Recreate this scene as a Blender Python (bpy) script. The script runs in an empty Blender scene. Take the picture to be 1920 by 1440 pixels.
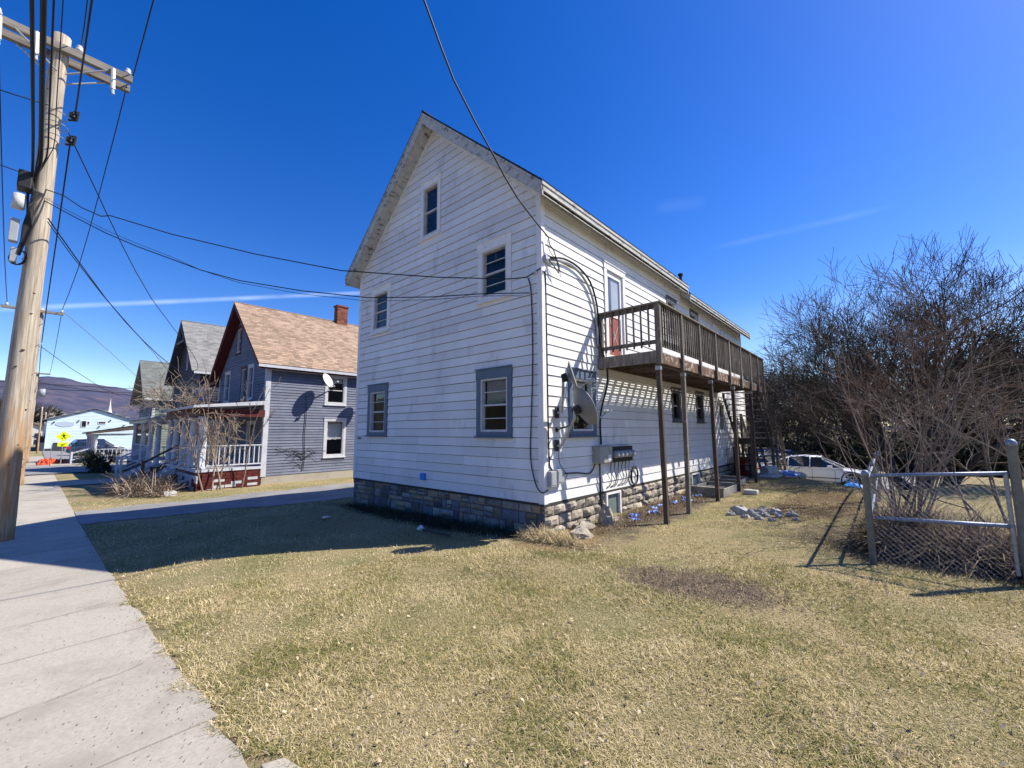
import bpy, math, random
import numpy as np
from mathutils import Vector, Matrix
random.seed(7); RNG = np.random.default_rng(7)
SC = bpy.context.scene
COL = SC.collection
R = math.radians
# ------------------------------------------------------------------ camera
F = np.array([-math.sin(.725)*math.cos(.111), math.cos(.725)*math.cos(.111), math.sin(.111)])
r0 = np.array([math.cos(.725), math.sin(.725), 0.]); u0 = np.cross(r0, F)
RT = r0*math.cos(-.004)+u0*math.sin(-.004); UP = u0*math.cos(-.004)-r0*math.sin(-.004)
cd = bpy.data.cameras.new('camera'); cam = bpy.data.objects.new('camera', cd); COL.objects.link(cam)
cam.matrix_world = Matrix(((RT[0], UP[0], -F[0], 0), (RT[1], UP[1], -F[1], 0), (RT[2], UP[2], -F[2], 1.65), (0, 0, 0, 1)))
cd.sensor_width = 36.0; cd.lens = 787.8/1920*36; cd.clip_start = .05; cd.clip_end = 20000
SC.camera = cam
# ------------------------------------------------------------------ sky, sun, exposure
SUN_AZ, SUN_EL = 50.0, 46.5          # degrees from +X towards +Y, elevation
W = bpy.data.worlds.new('World'); SC.world = W; W.use_nodes = True
nt = W.node_tree; nt.nodes.clear()
out = nt.nodes.new('ShaderNodeOutputWorld'); bg = nt.nodes.new('ShaderNodeBackground')
sky = nt.nodes.new('ShaderNodeTexSky'); sky.sky_type = 'NISHITA'; sky.sun_disc = False
sky.sun_elevation = R(SUN_EL); sky.sun_rotation = R(90-SUN_AZ); sky.altitude = 200
sky.air_density = 1.0; sky.dust_density = .3; sky.ozone_density = 3.0
hsv = nt.nodes.new('ShaderNodeHueSaturation'); hsv.inputs['Saturation'].default_value = 1.40; hsv.inputs['Hue'].default_value = .519; hsv.inputs['Value'].default_value = 1.0
nt.links.new(sky.outputs[0], hsv.inputs['Color'])
# thin contrails and faint cirrus, placed by direction in the sky
def N(tree, t, **kw):
    n = tree.nodes.new(t)
    for k, v in kw.items(): setattr(n, k, v)
    return n
def contrail(nrm, width, lo, hi, amt, ref):
    """a great-circle streak: |dir . nrm| small, between two values of dir . ref"""
    tc = N(nt, 'ShaderNodeTexCoord')
    d = N(nt, 'ShaderNodeVectorMath', operation='DOT_PRODUCT'); d.inputs[1].default_value = nrm
    nt.links.new(tc.outputs['Generated'], d.inputs[0])
    nz = N(nt, 'ShaderNodeTexNoise'); nz.inputs['Scale'].default_value = 14; nz.inputs['Detail'].default_value = 4
    nt.links.new(tc.outputs['Generated'], nz.inputs['Vector'])
    ab = N(nt, 'ShaderNodeMath', operation='ABSOLUTE'); nt.links.new(d.outputs['Value'], ab.inputs[0])
    mr = N(nt, 'ShaderNodeMapRange'); mr.interpolation_type = 'SMOOTHSTEP'
    mr.inputs[1].default_value = 0; mr.inputs[2].default_value = width; mr.inputs[3].default_value = 1; mr.inputs[4].default_value = 0
    nt.links.new(ab.outputs[0], mr.inputs[0])
    e = N(nt, 'ShaderNodeVectorMath', operation='DOT_PRODUCT'); e.inputs[1].default_value = ref
    nt.links.new(tc.outputs['Generated'], e.inputs[0])
    a = N(nt, 'ShaderNodeMapRange'); a.interpolation_type = 'SMOOTHSTEP'
    a.inputs[1].default_value = lo; a.inputs[2].default_value = hi
    nt.links.new(e.outputs['Value'], a.inputs[0])
    m = N(nt, 'ShaderNodeMath', operation='MULTIPLY'); nt.links.new(mr.outputs[0], m.inputs[0]); nt.links.new(a.outputs[0], m.inputs[1])
    m2 = N(nt, 'ShaderNodeMath', operation='MULTIPLY'); nt.links.new(m.outputs[0], m2.inputs[0]); nt.links.new(nz.outputs['Fac'], m2.inputs[1])
    m3 = N(nt, 'ShaderNodeMath', operation='MULTIPLY'); nt.links.new(m2.outputs[0], m3.inputs[0]); m3.inputs[1].default_value = amt*2
    return m3.outputs[0]
def pdir(x, y):
    v = RT*(x-960)/787.8 - UP*(y-720)/787.8 + F
    return v/np.linalg.norm(v)
def streak(p, q, width, amt, lo, hi):
    a, b = pdir(*p), pdir(*q); n = np.cross(a, b); n /= np.linalg.norm(n)
    m_ = a+b; m_ /= np.linalg.norm(m_); return contrail(tuple(n), width, lo, hi, amt, tuple(m_))
cur = hsv.outputs[0]
for s in (streak((60, 577), (680, 549), .0065, .15, .93, .985), streak((1360, 460), (1640, 395), .009, .02, .987, .997),
          streak((-300, 700), (800, 745), .05, .07, .60, .95),
          streak((1450, 640), (2000, 560), .11, .05, .85, .99), streak((1240, 388), (1310, 380), .02, .015, .9985, .9998)):
    mx = N(nt, 'ShaderNodeMixRGB'); nt.links.new(s, mx.inputs[0]); nt.links.new(cur, mx.inputs[1]); mx.inputs[2].default_value = (9.5, 10.5, 12.0, 1)
    cur = mx.outputs[0]
nt.links.new(cur, bg.inputs['Color']); bg.inputs['Strength'].default_value = .118
nt.links.new(bg.outputs[0], out.inputs['Surface'])
sl = bpy.data.lights.new('sun', 'SUN'); sun = bpy.data.objects.new('sun', sl); COL.objects.link(sun)
sl.energy = 5.0; sl.angle = R(.5); sl.color = (1, .935, .82)
SD = Vector((math.cos(R(SUN_AZ))*math.cos(R(SUN_EL)), math.sin(R(SUN_AZ))*math.cos(R(SUN_EL)), math.sin(R(SUN_EL))))
sun.rotation_euler = SD.to_track_quat('Z', 'Y').to_euler()
sun.location = (20, 20, 30)
vs = SC.view_settings; vs.view_transform = 'Standard'; vs.look = 'None'; vs.exposure = 0.70; vs.gamma = 1

# ------------------------------------------------------------------ materials
def lin(c): return tuple(((v/255)/12.92 if v/255 <= .04045 else ((v/255+.055)/1.055)**2.4) for v in c)
def mat(name, c1, c2=None, scale=4.0, rough=.8, tone=.35, bump=0.0, stretch=(1, 1, 1), spec=.3, metal=0.0,
        c3=None, c3amt=.5, c3scale=1.0, c3w=.12, detail=6, bscale=None, c3z=None, c3stretch=(1, 1, 1), coat=0.0):
    m = bpy.data.materials.new(name); m.use_nodes = True; t = m.node_tree; t.nodes.clear()
    o = N(t, 'ShaderNodeOutputMaterial'); p = N(t, 'ShaderNodeBsdfPrincipled'); t.links.new(p.outputs[0], o.inputs[0])
    p.inputs['Roughness'].default_value = rough; p.inputs['Specular IOR Level'].default_value = spec; p.inputs['Metallic'].default_value = metal
    p.inputs['Coat Weight'].default_value = coat
    g = N(t, 'ShaderNodeNewGeometry'); mp = N(t, 'ShaderNodeMapping'); mp.inputs['Scale'].default_value = stretch
    t.links.new(g.outputs['Position'], mp.inputs[0])
    nz = N(t, 'ShaderNodeTexNoise'); nz.inputs['Scale'].default_value = scale; nz.inputs['Detail'].default_value = detail; nz.inputs['Roughness'].default_value = .6
    t.links.new(mp.outputs[0], nz.inputs['Vector'])
    mr = N(t, 'ShaderNodeMapRange'); mr.inputs[1].default_value = .3; mr.inputs[2].default_value = .7; t.links.new(nz.outputs['Fac'], mr.inputs[0])
    mx = N(t, 'ShaderNodeMixRGB'); mx.inputs[1].default_value = (*c1, 1); mx.inputs[2].default_value = (*(c2 or c1), 1); t.links.new(mr.outputs[0], mx.inputs[0])
    cur = mx.outputs[0]
    if c3:
        mp3 = N(t, 'ShaderNodeMapping'); mp3.inputs['Scale'].default_value = c3stretch; t.links.new(g.outputs['Position'], mp3.inputs[0])
        n3 = N(t, 'ShaderNodeTexNoise'); n3.inputs['Scale'].default_value = c3scale; n3.inputs['Detail'].default_value = 8; n3.inputs['Roughness'].default_value = .65
        t.links.new(mp3.outputs[0], n3.inputs['Vector'])
        r3 = N(t, 'ShaderNodeMapRange'); r3.inputs[1].default_value = c3amt; r3.inputs[2].default_value = c3amt+c3w; t.links.new(n3.outputs['Fac'], r3.inputs[0])
        fo = r3.outputs[0]
        if c3z:
            sz = N(t, 'ShaderNodeSeparateXYZ'); t.links.new(g.outputs['Position'], sz.inputs[0]); zr = N(t, 'ShaderNodeMapRange'); zr.inputs[1].default_value = c3z[0]; zr.inputs[2].default_value = c3z[1]; zr.inputs[3].default_value = .30; zr.inputs[4].default_value = 0
            t.links.new(sz.outputs['Z'], zr.inputs[0]); az = N(t, 'ShaderNodeMath', operation='ADD'); t.links.new(n3.outputs['Fac'], az.inputs[0]); t.links.new(zr.outputs[0], az.inputs[1]); t.links.new(az.outputs[0], r3.inputs[0])
        m3 = N(t, 'ShaderNodeMixRGB'); t.links.new(fo, m3.inputs[0]); t.links.new(cur, m3.inputs[1]); m3.inputs[2].default_value = (*c3, 1)
        cur = m3.outputs[0]
    if tone:
        a = N(t, 'ShaderNodeAttribute'); a.attribute_name = 'tone'
        mt = N(t, 'ShaderNodeMapRange'); mt.inputs[3].default_value = 1-tone; mt.inputs[4].default_value = 1+tone; t.links.new(a.outputs['Fac'], mt.inputs[0])
        mm = N(t, 'ShaderNodeMixRGB', blend_type='MULTIPLY'); mm.inputs[0].default_value = 1; t.links.new(cur, mm.inputs[1]); t.links.new(mt.outputs[0], mm.inputs[2])
        cur = mm.outputs[0]
    t.links.new(cur, p.inputs['Base Color'])
    if bump:
        b = N(t, 'ShaderNodeBump'); b.inputs['Strength'].default_value = min(1, bump*20); b.inputs['Distance'].default_value = bump
        if bscale:
            nb = N(t, 'ShaderNodeTexNoise'); nb.inputs['Scale'].default_value = bscale; nb.inputs['Detail'].default_value = 5; t.links.new(mp.outputs[0], nb.inputs['Vector'])
            t.links.new(nb.outputs['Fac'], b.inputs['Height'])
        else: t.links.new(nz.outputs['Fac'], b.inputs['Height'])
        t.links.new(b.outputs[0], p.inputs['Normal'])
    return m
def glass_mat(name, tint=(.9, .95, 1), dark=.0):
    m = bpy.data.materials.new(name); m.use_nodes = True; t = m.node_tree; t.nodes.clear()
    o = N(t, 'ShaderNodeOutputMaterial'); tr = N(t, 'ShaderNodeBsdfTransparent'); tr.inputs[0].default_value = (*[v*(1-dark) for v in tint], 1)
    gl = N(t, 'ShaderNodeBsdfGlossy'); gl.inputs['Roughness'].default_value = .03
    fr = N(t, 'ShaderNodeLayerWeight'); pw = N(t, 'ShaderNodeMath', operation='POWER'); pw.inputs[1].default_value = 3.5; t.links.new(fr.outputs['Facing'], pw.inputs[0])
    g = N(t, 'ShaderNodeNewGeometry'); nz = N(t, 'ShaderNodeTexNoise'); nz.inputs['Scale'].default_value = 3; t.links.new(g.outputs['Position'], nz.inputs['Vector'])
    b = N(t, 'ShaderNodeBump'); b.inputs['Distance'].default_value = .004; b.inputs['Strength'].default_value = .4; t.links.new(nz.outputs['Fac'], b.inputs['Height']); t.links.new(b.outputs[0], gl.inputs['Normal'])
    ad = N(t, 'ShaderNodeMath', operation='MULTIPLY_ADD'); ad.inputs[1].default_value = .9; ad.inputs[2].default_value = .035; ad.use_clamp = True
    t.links.new(pw.outputs[0], ad.inputs[0])
    mx = N(t, 'ShaderNodeMixShader'); t.links.new(ad.outputs[0], mx.inputs[0]); t.links.new(tr.outputs[0], mx.inputs[1]); t.links.new(gl.outputs[0], mx.inputs[2])
    t.links.new(mx.outputs[0], o.inputs[0]); return m
M = {}
M['siding'] = mat('white_siding', (.77, .76, .74), (.66, .655, .65), 1.4, .6, .085, stretch=(1, 1, .3), c3=(.34, .33, .33), c3amt=.565, c3scale=2.4, c3w=.34, c3stretch=(1, 1, .45), bump=.0015, bscale=30)
M['gap'] = mat('dark_wood_behind', (.05, .045, .04), rough=.9, tone=0)
M['white_trim'] = mat('weathered_white_paint', (.80, .79, .77), (.68, .67, .66), 6, .65, .08, c3=(.18, .16, .14), c3amt=.64, c3scale=9, c3w=.08, bump=.001)
M['rake'] = mat('peeling_white_paint', (.52, .52, .50), (.38, .37, .35), 9, .8, .1, c3=(.12, .10, .085), c3amt=.54, c3scale=8, c3w=.12, bump=.003, c3stretch=(1, .5, 1.6))
M['blue_trim'] = mat('slate_blue_paint', (.12, .16, .215), (.095, .13, .18), 5, .55, .06, c3=(.19, .23, .29), c3amt=.62, c3scale=8, c3w=.1)
M['grey_trim'] = mat('dark_grey_paint', (.13, .13, .14), (.08, .08, .09), 5, .6, .06)
M['sash'] = mat('white_sash', (.60, .60, .60), (.45, .45, .45), 8, .5, .05)
M['glass'] = glass_mat('window_glass')
M['dark_glass'] = glass_mat('tinted_glass', (.55, .6, .65), .3)
M['interior'] = mat('room_wall', (.16, .15, .14), (.10, .10, .10), 1, .9, .0)
M['curtain'] = mat('cloth_shade', (.55, .54, .50), (.45, .44, .42), 3, .9, .1)
M['brown_blind'] = mat('brown_curtain', (.20, .09, .05), (.12, .05, .03), 3, .9, .1)
M['stone'] = mat('foundation_stone', (.24, .225, .20), (.13, .125, .125), 5, .9, .5, bump=.02, bscale=22, c3=(.34, .30, .235), c3amt=.52, c3scale=2.6, c3w=.15)
M['stone_light'] = mat('rock_faced_stone', (.42, .37, .29), (.25, .22, .18), 7, .95, .30, bump=.03, bscale=16, c3=(.12, .11, .10), c3amt=.60, c3scale=5, c3w=.15)
M['stone_b'] = mat('blue_grey_stone', (.15, .16, .185), (.095, .10, .12), 5, .9, .4, bump=.015, bscale=22)
M['stone_c'] = mat('tan_stone', (.33, .27, .18), (.22, .175, .12), 5, .9, .35, bump=.015, bscale=22)
M['mortar'] = mat('mortar', (.16, .15, .14), (.09, .085, .08), 12, .95, 0, bump=.004)
M['concrete'] = mat('concrete', (.44, .40, .33), (.33, .30, .25), 38, .9, .13, bump=.006, bscale=140, c3=(.30, .265, .215), c3amt=.48, c3scale=1.9, c3w=.25, detail=10)
M['asphalt'] = mat('old_asphalt', (.17, .165, .16), (.27, .265, .26), 1.3, .85, .0, bump=.006, bscale=60, c3=(.30, .30, .30), c3amt=.5, c3scale=50, c3w=.3)
M['wood'] = mat('weathered_grey_wood', (.20, .175, .145), (.085, .07, .058), 9, .85, .40, stretch=(2.5, 2.5, .45), bump=.004, bscale=40, c3=(.27, .25, .22), c3amt=.57, c3scale=5, c3w=.12)
M['wood_beam'] = mat('flaking_deck_beam', (.17, .085, .042), (.09, .055, .04), 9, .85, .3, stretch=(1, .6, 2), bump=.003, c3=(.38, .34, .30), c3amt=.54, c3scale=7, c3w=.07)
M['wood_dark'] = mat('dark_stained_wood', (.12, .085, .065), (.05, .036, .03), 9, .8, .35, stretch=(2, 2, .45), bump=.003, c3=(.20, .17, .14), c3amt=.6, c3scale=8, c3w=.1)
M['deck_floor'] = mat('deck_boards', (.50, .48, .44), (.30, .27, .24), 6, .8, .2, stretch=(3, .5, 1))
M['metal'] = mat('galvanised_metal', (.42, .43, .44), (.30, .31, .33), 12, .45, .1, metal=.55, spec=.5)
M['fence_metal'] = mat('grey_blue_pipe', (.25, .30, .40), (.18, .215, .29), 14, .5, .1, metal=.25, spec=.5, c3=(.42, .43, .45), c3amt=.62, c3scale=20, c3w=.06)
M['dish'] = mat('dish_grey', (.22, .22, .23), (.17, .17, .18), 5, .5, .05)
M['dish_white'] = mat('dish_white', (.62, .62, .62), (.5, .5, .5), 5, .5, .05)
M['black'] = mat('black_rubber', (.015, .015, .016), (.025, .025, .025), 6, .5, 0)
M['cable'] = mat('black_cable', (.012, .012, .014), (.02, .02, .022), 6, .6, 0)
M['meter_box'] = mat('beige_metal', (.36, .36, .33), (.28, .28, .26), 7, .5, .1)
M['grey_box'] = mat('grey_plastic', (.34, .37, .39), (.28, .30, .32), 5, .5, .08)
M['pole'] = mat('utility_pole_wood', (.56, .49, .39), (.20, .155, .11), 7, .9, .1, stretch=(5, 5, .16), bump=.014, bscale=12, c3=(.34, .18, .075), c3amt=.60, c3scale=3.2, c3w=.32, c3stretch=(4.5, 4.5, .45), c3z=(.9, 3.6))
M['arm_wood'] = mat('crossarm_wood', (.28, .25, .21), (.13, .115, .10), 6, .9, .2, stretch=(3, .4, 3), bump=.004)
M['porcelain'] = mat('porcelain', (.55, .55, .55), (.4, .4, .4), 5, .25, 0, spec=.6)
M['slate_siding'] = mat('slate_blue_clapboard', (.175, .19, .25), (.125, .14, .19), 2, .7, .14, c3=(.22, .235, .27), c3amt=.60, c3scale=6, c3w=.1)
M['purple_siding'] = mat('dark_charcoal_clapboard', (.060, .062, .082), (.040, .042, .055), 2, .75, .18)
M['green_siding'] = mat('sage_green_clapboard', (.20, .235, .20), (.15, .18, .155), 2, .7, .12)
M['red_paint'] = mat('dull_red_paint', (.12, .02, .017), (.07, .014, .013), 5, .65, .1)
M['porch_white'] = mat('porch_white_paint', (.58, .59, .62), (.44, .46, .50), 5, .6, .08, c3=(.25, .24, .23), c3amt=.63, c3scale=9, c3w=.08)
M['shingle_tan'] = mat('tan_shingle', (.36, .255, .18), (.25, .18, .13), 1.5, .9, .28, bump=.004, bscale=40, c3=(.37, .22, .15), c3amt=.57, c3scale=1.5, c3w=.2)
M['shingle_grey'] = mat('grey_shingle', (.235, .23, .22), (.17, .17, .165), 1.5, .9, .22, bump=.004, bscale=40)
M['shingle_green'] = mat('grey_green_shingle', (.17, .18, .165), (.12, .13, .12), 1.5, .9, .22, bump=.004, bscale=40)
M['shingle_brown'] = mat('brown_shingle', (.12, .085, .065), (.08, .06, .05), 1.5, .9, .22)
M['shingle_black'] = mat('black_shingle', (.045, .042, .04), (.03, .03, .03), 2, .9, .2)
M['brick'] = mat('chimney_brick', (.26, .085, .05), (.16, .06, .04), 6, .9, .35, bump=.004)
M['cyan_siding'] = mat('pale_aqua_siding', (.58, .71, .72), (.50, .63, .65), .6, .7, .05, c3=(.24, .34, .31), c3amt=.66, c3scale=.9, c3w=.10)
M['dark_panel'] = mat('dark_painted_band', (.045, .05, .07), (.035, .04, .05), 2, .7, .05)
M['far_wall'] = mat('pale_house_wall', (.55, .54, .50), (.45, .44, .42), 1, .8, .1)
M['far_tan'] = mat('tan_house_wall', (.38, .34, .27), (.30, .27, .22), 1, .8, .1)
M['tarp'] = mat('blue_tarp', (.02, .16, .55), (.03, .25, .70), 6, .45, .2, bump=.02, bscale=8)
M['bag_blue'] = mat('blue_plastic_film', (.08, .18, .60), (.20, .35, .75), 20, .4, .3, bump=.01)
M['red_plastic'] = mat('red_plastic', (.40, .045, .035), (.30, .03, .03), 5, .5, .1)
M['junk_white'] = mat('off_white_plastic', (.60, .58, .55), (.42, .40, .38), 8, .6, .3)
M['orange'] = mat('orange_netting', (.80, .13, .03), (.60, .08, .02), 6, .7, .2)
M['sign_yellow'] = mat('fluorescent_yellow_sign', (.72, .86, .015), (.68, .82, .015), 3, .5, 0)
M['sign_green'] = mat('street_sign_green', (.0, .18, .12), (.0, .15, .10), 3, .5, 0)
M['sign_white'] = mat('sign_white', (.7, .7, .7), rough=.5, tone=0)
M['car_white'] = mat('pearl_white_paint', (.78, .79, .81), (.74, .75, .78), 2, .25, 0, spec=.5, coat=.7)
M['car_blue'] = mat('navy_car_paint', (.008, .012, .085), (.008, .012, .08), 2, .2, 0, spec=.5, coat=.8)
M['car_silver'] = mat('silver_car_paint', (.45, .47, .50), (.43, .45, .48), 2, .25, 0, spec=.5, metal=.4, coat=.8)
M['car_dark'] = mat('slate_car_paint', (.025, .04, .075), (.02, .035, .07), 2, .2, 0, spec=.5, coat=.8)
M['car_glass'] = mat('car_glass', (.012, .018, .025), (.012, .018, .025), 2, .05, 0, spec=1.0, coat=1)
M['tyre'] = mat('tyre', (.012, .012, .012), (.02, .02, .02), 4, .8, 0)
M['rim'] = mat('alloy_rim', (.45, .46, .48), (.35, .36, .38), 4, .3, 0, metal=.7)
M['lamp_red'] = mat('tail_lamp_red', (.45, .01, .01), (.4, .01, .01), 4, .2, 0)
M['lamp_clear'] = mat('headlamp_clear', (.55, .57, .6), (.5, .5, .5), 4, .1, 0, spec=.8)
M['bark'] = mat('grey_bark', (.115, .095, .08), (.06, .05, .042), 10, .9, .4, stretch=(2, 2, .5), bump=.006)
M['bark_dark'] = mat('dark_bark', (.085, .072, .06), (.045, .037, .031), 10, .9, .35, stretch=(2, 2, .5), bump=.006)
M['twig'] = mat('pale_twigs', (.27, .215, .17), (.16, .12, .095), 6, .9, .4)
M['twig_red'] = mat('reddish_twigs', (.16, .095, .075), (.09, .06, .05), 6, .9, .4)
M['vine'] = mat('dry_vine', (.32, .25, .185), (.20, .155, .12), 8, .9, .35)
M['evergreen'] = mat('evergreen_needles', (.050, .066, .032), (.024, .034, .018), 1.0, .9, .7)
M['brush'] = mat('grey_brush', (.20, .17, .135), (.085, .072, .056), .8, .9, .65)
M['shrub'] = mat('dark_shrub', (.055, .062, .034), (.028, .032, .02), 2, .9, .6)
M['dry_weeds'] = mat('dry_weeds', (.27, .20, .125), (.16, .11, .07), 5, .9, .45)
M['rock'] = mat('field_rock', (.50, .48, .44), (.26, .25, .23), 6, .9, .3, bump=.02, bscale=14)
M['straw'] = mat('pale_straw', (.55, .45, .27), (.36, .28, .15), 5, .9, .4)
M['leaf'] = mat('dead_leaf', (.50, .42, .29), (.30, .21, .13), 20, .8, .5)

# ------------------------------------------------------------------ mesh helpers
class MB:
    def __init__(s): s.v = []; s.f = []; s.t = []; s.mi = []; s.tone = .5; s.smooth = False
    def add(s, vs_, fs, tone=None, mi=0):
        b = len(s.v); s.v += [tuple(p) for p in vs_]; t = s.tone if tone is None else tone
        for f in fs: s.f.append(tuple(i+b for i in f)); s.t.append(t); s.mi.append(mi)
    def quad(s, a, b, c, d, tone=None, mi=0): s.add([a, b, c, d], [(0, 1, 2, 3)], tone, mi)
    def box(s, x0, y0, z0, x1, y1, z1, tone=None, mi=0):
        if x1 < x0: x0, x1 = x1, x0
        if y1 < y0: y0, y1 = y1, y0
        if z1 < z0: z0, z1 = z1, z0
        s.add([(x0, y0, z0), (x1, y0, z0), (x1, y1, z0), (x0, y1, z0), (x0, y0, z1), (x1, y0, z1), (x1, y1, z1), (x0, y1, z1)],
              [(0, 3, 2, 1), (4, 5, 6, 7), (0, 1, 5, 4), (1, 2, 6, 5), (2, 3, 7, 6), (3, 0, 4, 7)], tone, mi)
    def bar(s, a, b, w, h, up=(0, 0, 1), tone=None, mi=0):
        a = Vector(a); b = Vector(b); d = (b-a).normalized(); u = Vector(up)
        x = d.cross(u)
        if x.length < 1e-4: x = d.cross(Vector((1, 0, 0)))
        x.normalize(); y = x.cross(d).normalized()
        P = [p+x*sx*w/2+y*sy*h/2 for p in (a, b) for sx, sy in ((-1, -1), (1, -1), (1, 1), (-1, 1))]
        s.add(P, [(0, 1, 2, 3), (7, 6, 5, 4), (0, 4, 5, 1), (1, 5, 6, 2), (2, 6, 7, 3), (3, 7, 4, 0)], tone, mi)
    def tube(s, pts, rad, n=8, caps=True, tone=None, mi=0):
        pts = [Vector(p) for p in pts]
        if not hasattr(rad, '__len__'): rad = [rad]*len(pts)
        V = []; ref = None
        for i, p in enumerate(pts):
            d = (pts[min(i+1, len(pts)-1)]-pts[max(i-1, 0)])
            if d.length < 1e-9: d = Vector((0, 0, 1))
            d.normalize()
            if ref is None:
                ref = d.cross(Vector((0, 0, 1)));
                if ref.length < .1: ref = d.cross(Vector((1, 0, 0)))
            ref = (ref-d*ref.dot(d)).normalized(); q = d.cross(ref)
            for k in range(n):
                a = 2*math.pi*k/n; V.append(p+(ref*math.cos(a)+q*math.sin(a))*rad[i])
        Fc = []
        for i in range(len(pts)-1):
            for k in range(n): Fc.append((i*n+k, i*n+(k+1) % n, (i+1)*n+(k+1) % n, (i+1)*n+k))
        if caps: Fc.append(tuple(range(n))[::-1]); Fc.append(tuple((len(pts)-1)*n+k for k in range(n)))
        s.add(V, Fc, tone, mi)
    def prism(s, poly, dvec, tone=None, mi=0):
        n = len(poly); a = [Vector(p) for p in poly]; b = [p+Vector(dvec) for p in a]
        s.add(a+b, [tuple(range(n))[::-1], tuple(range(n, 2*n))]+[(i, (i+1) % n, n+(i+1) % n, n+i) for i in range(n)], tone, mi)
    def lathe(s, prof, c=(0, 0, 0), n=16, ax='z', tone=None, mi=0):
        V = []
        for r, h in prof:
            for k in range(n):
                a = 2*math.pi*k/n; x, y = r*math.cos(a), r*math.sin(a)
                p = {'z': (x, y, h), 'x': (h, x, y), 'y': (x, h, y)}[ax]; V.append((p[0]+c[0], p[1]+c[1], p[2]+c[2]))
        m = len(prof); Fc = [(i*n+k, i*n+(k+1) % n, (i+1)*n+(k+1) % n, (i+1)*n+k) for i in range(m-1) for k in range(n)]
        Fc += [tuple(range(n))[::-1], tuple((m-1)*n+k for k in range(n))]
        s.add(V, Fc, tone, mi)
    def rock(s, c, r, seed=0, tone=None, flat=.7):
        rg = random.Random(seed); n, m = 9, 6; V = []
        ph = [rg.uniform(0, 6) for _ in range(6)]
        for j in range(m+1):
            th = math.pi*j/m
            for k in range(n):
                a = 2*math.pi*k/n
                q = 1+.22*math.sin(2*a+ph[0]+th*2)+.15*math.sin(3*a+ph[1])*math.sin(th)+rg.uniform(-.1, .1)
                V.append((c[0]+r[0]*q*math.sin(th)*math.cos(a), c[1]+r[1]*q*math.sin(th)*math.sin(a), c[2]+r[2]*q*math.cos(th)))
        Fc = [(j*n+k, j*n+(k+1) % n, (j+1)*n+(k+1) % n, (j+1)*n+k) for j in range(m) for k in range(n)]
        s.add(V, Fc, tone)
    def build(s, name, m, parent=None, smooth=False, bevel=0, off=None):
        o = mesh_np(name, np.array(s.v, float).reshape(-1, 3), s.f, s.t, m, parent, s.mi, smooth, off)
        if bevel:
            b = o.modifiers.new('bevel', 'BEVEL'); b.width = bevel; b.segments = 2; b.limit_method = 'ANGLE'; b.angle_limit = R(40)
        return o
def wloc(o):
    p = Vector((0, 0, 0))
    while o is not None: p += o.location; o = o.parent
    return p
def mesh_np(name, V, Fc, tone, m, parent=None, mi=None, smooth=False, off=None):
    me = bpy.data.meshes.new(name)
    base = Vector(off) if off is not None else (wloc(parent) if parent else Vector((0, 0, 0)))
    V = V-np.array(base)
    if isinstance(Fc, np.ndarray):
        k = Fc.shape[1]; nf = len(Fc)
        me.vertices.add(len(V)); me.vertices.foreach_set('co', V.astype(np.float32).ravel())
        me.loops.add(nf*k); me.loops.foreach_set('vertex_index', Fc.astype(np.int32).ravel())
        me.polygons.add(nf); me.polygons.foreach_set('loop_start', np.arange(0, nf*k, k, dtype=np.int32))
        me.polygons.foreach_set('loop_total', np.full(nf, k, dtype=np.int32)); me.update(calc_edges=True)
    else:
        me.from_pydata([tuple(p) for p in V], [], Fc); me.update()
    if tone is not None and len(tone):
        a = me.attributes.new('tone', 'FLOAT', 'FACE'); a.data.foreach_set('value', np.array(tone, dtype=np.float32))
    for q in (m if isinstance(m, (list, tuple)) else [m]): me.materials.append(M[q] if isinstance(q, str) else q)
    if mi is not None and any(mi): me.polygons.foreach_set('material_index', np.array(mi, dtype=np.int32))
    if smooth: me.polygons.foreach_set('use_smooth', np.ones(len(me.polygons), dtype=bool))
    o = bpy.data.objects.new(name, me); COL.objects.link(o)
    if parent: o.parent = parent; o.location = (0, 0, 0) if off is None else tuple(Vector(off)-wloc(parent))
    elif off is not None: o.location = tuple(off)
    return o
def tag(o, label=None, cat=None, group=None, kind=None):
    if label: o['label'] = label
    if cat: o['category'] = cat
    if group: o['group'] = group
    if kind: o['kind'] = kind
    return o
def empty(name, loc, rz=0, label=None, cat=None, group=None, kind=None):
    o = bpy.data.objects.new(name, None); COL.objects.link(o); o.location = loc; o.rotation_euler = (0, 0, rz); o.empty_display_size = .2
    return tag(o, label, cat, group, kind)
def copy_tree(o, parent=None):
    c = o.copy(); COL.objects.link(c)
    if parent: c.parent = parent
    for ch in list(o.children): copy_tree(ch, c)
    return c
def structure(name, mb_or_o, m=None):
    o = mb_or_o if m is None else mb_or_o.build(name, m)
    o['kind'] = 'structure'; return o
def sstep(t): t = np.clip(t, 0, 1); return t*t*(3-2*t)
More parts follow.
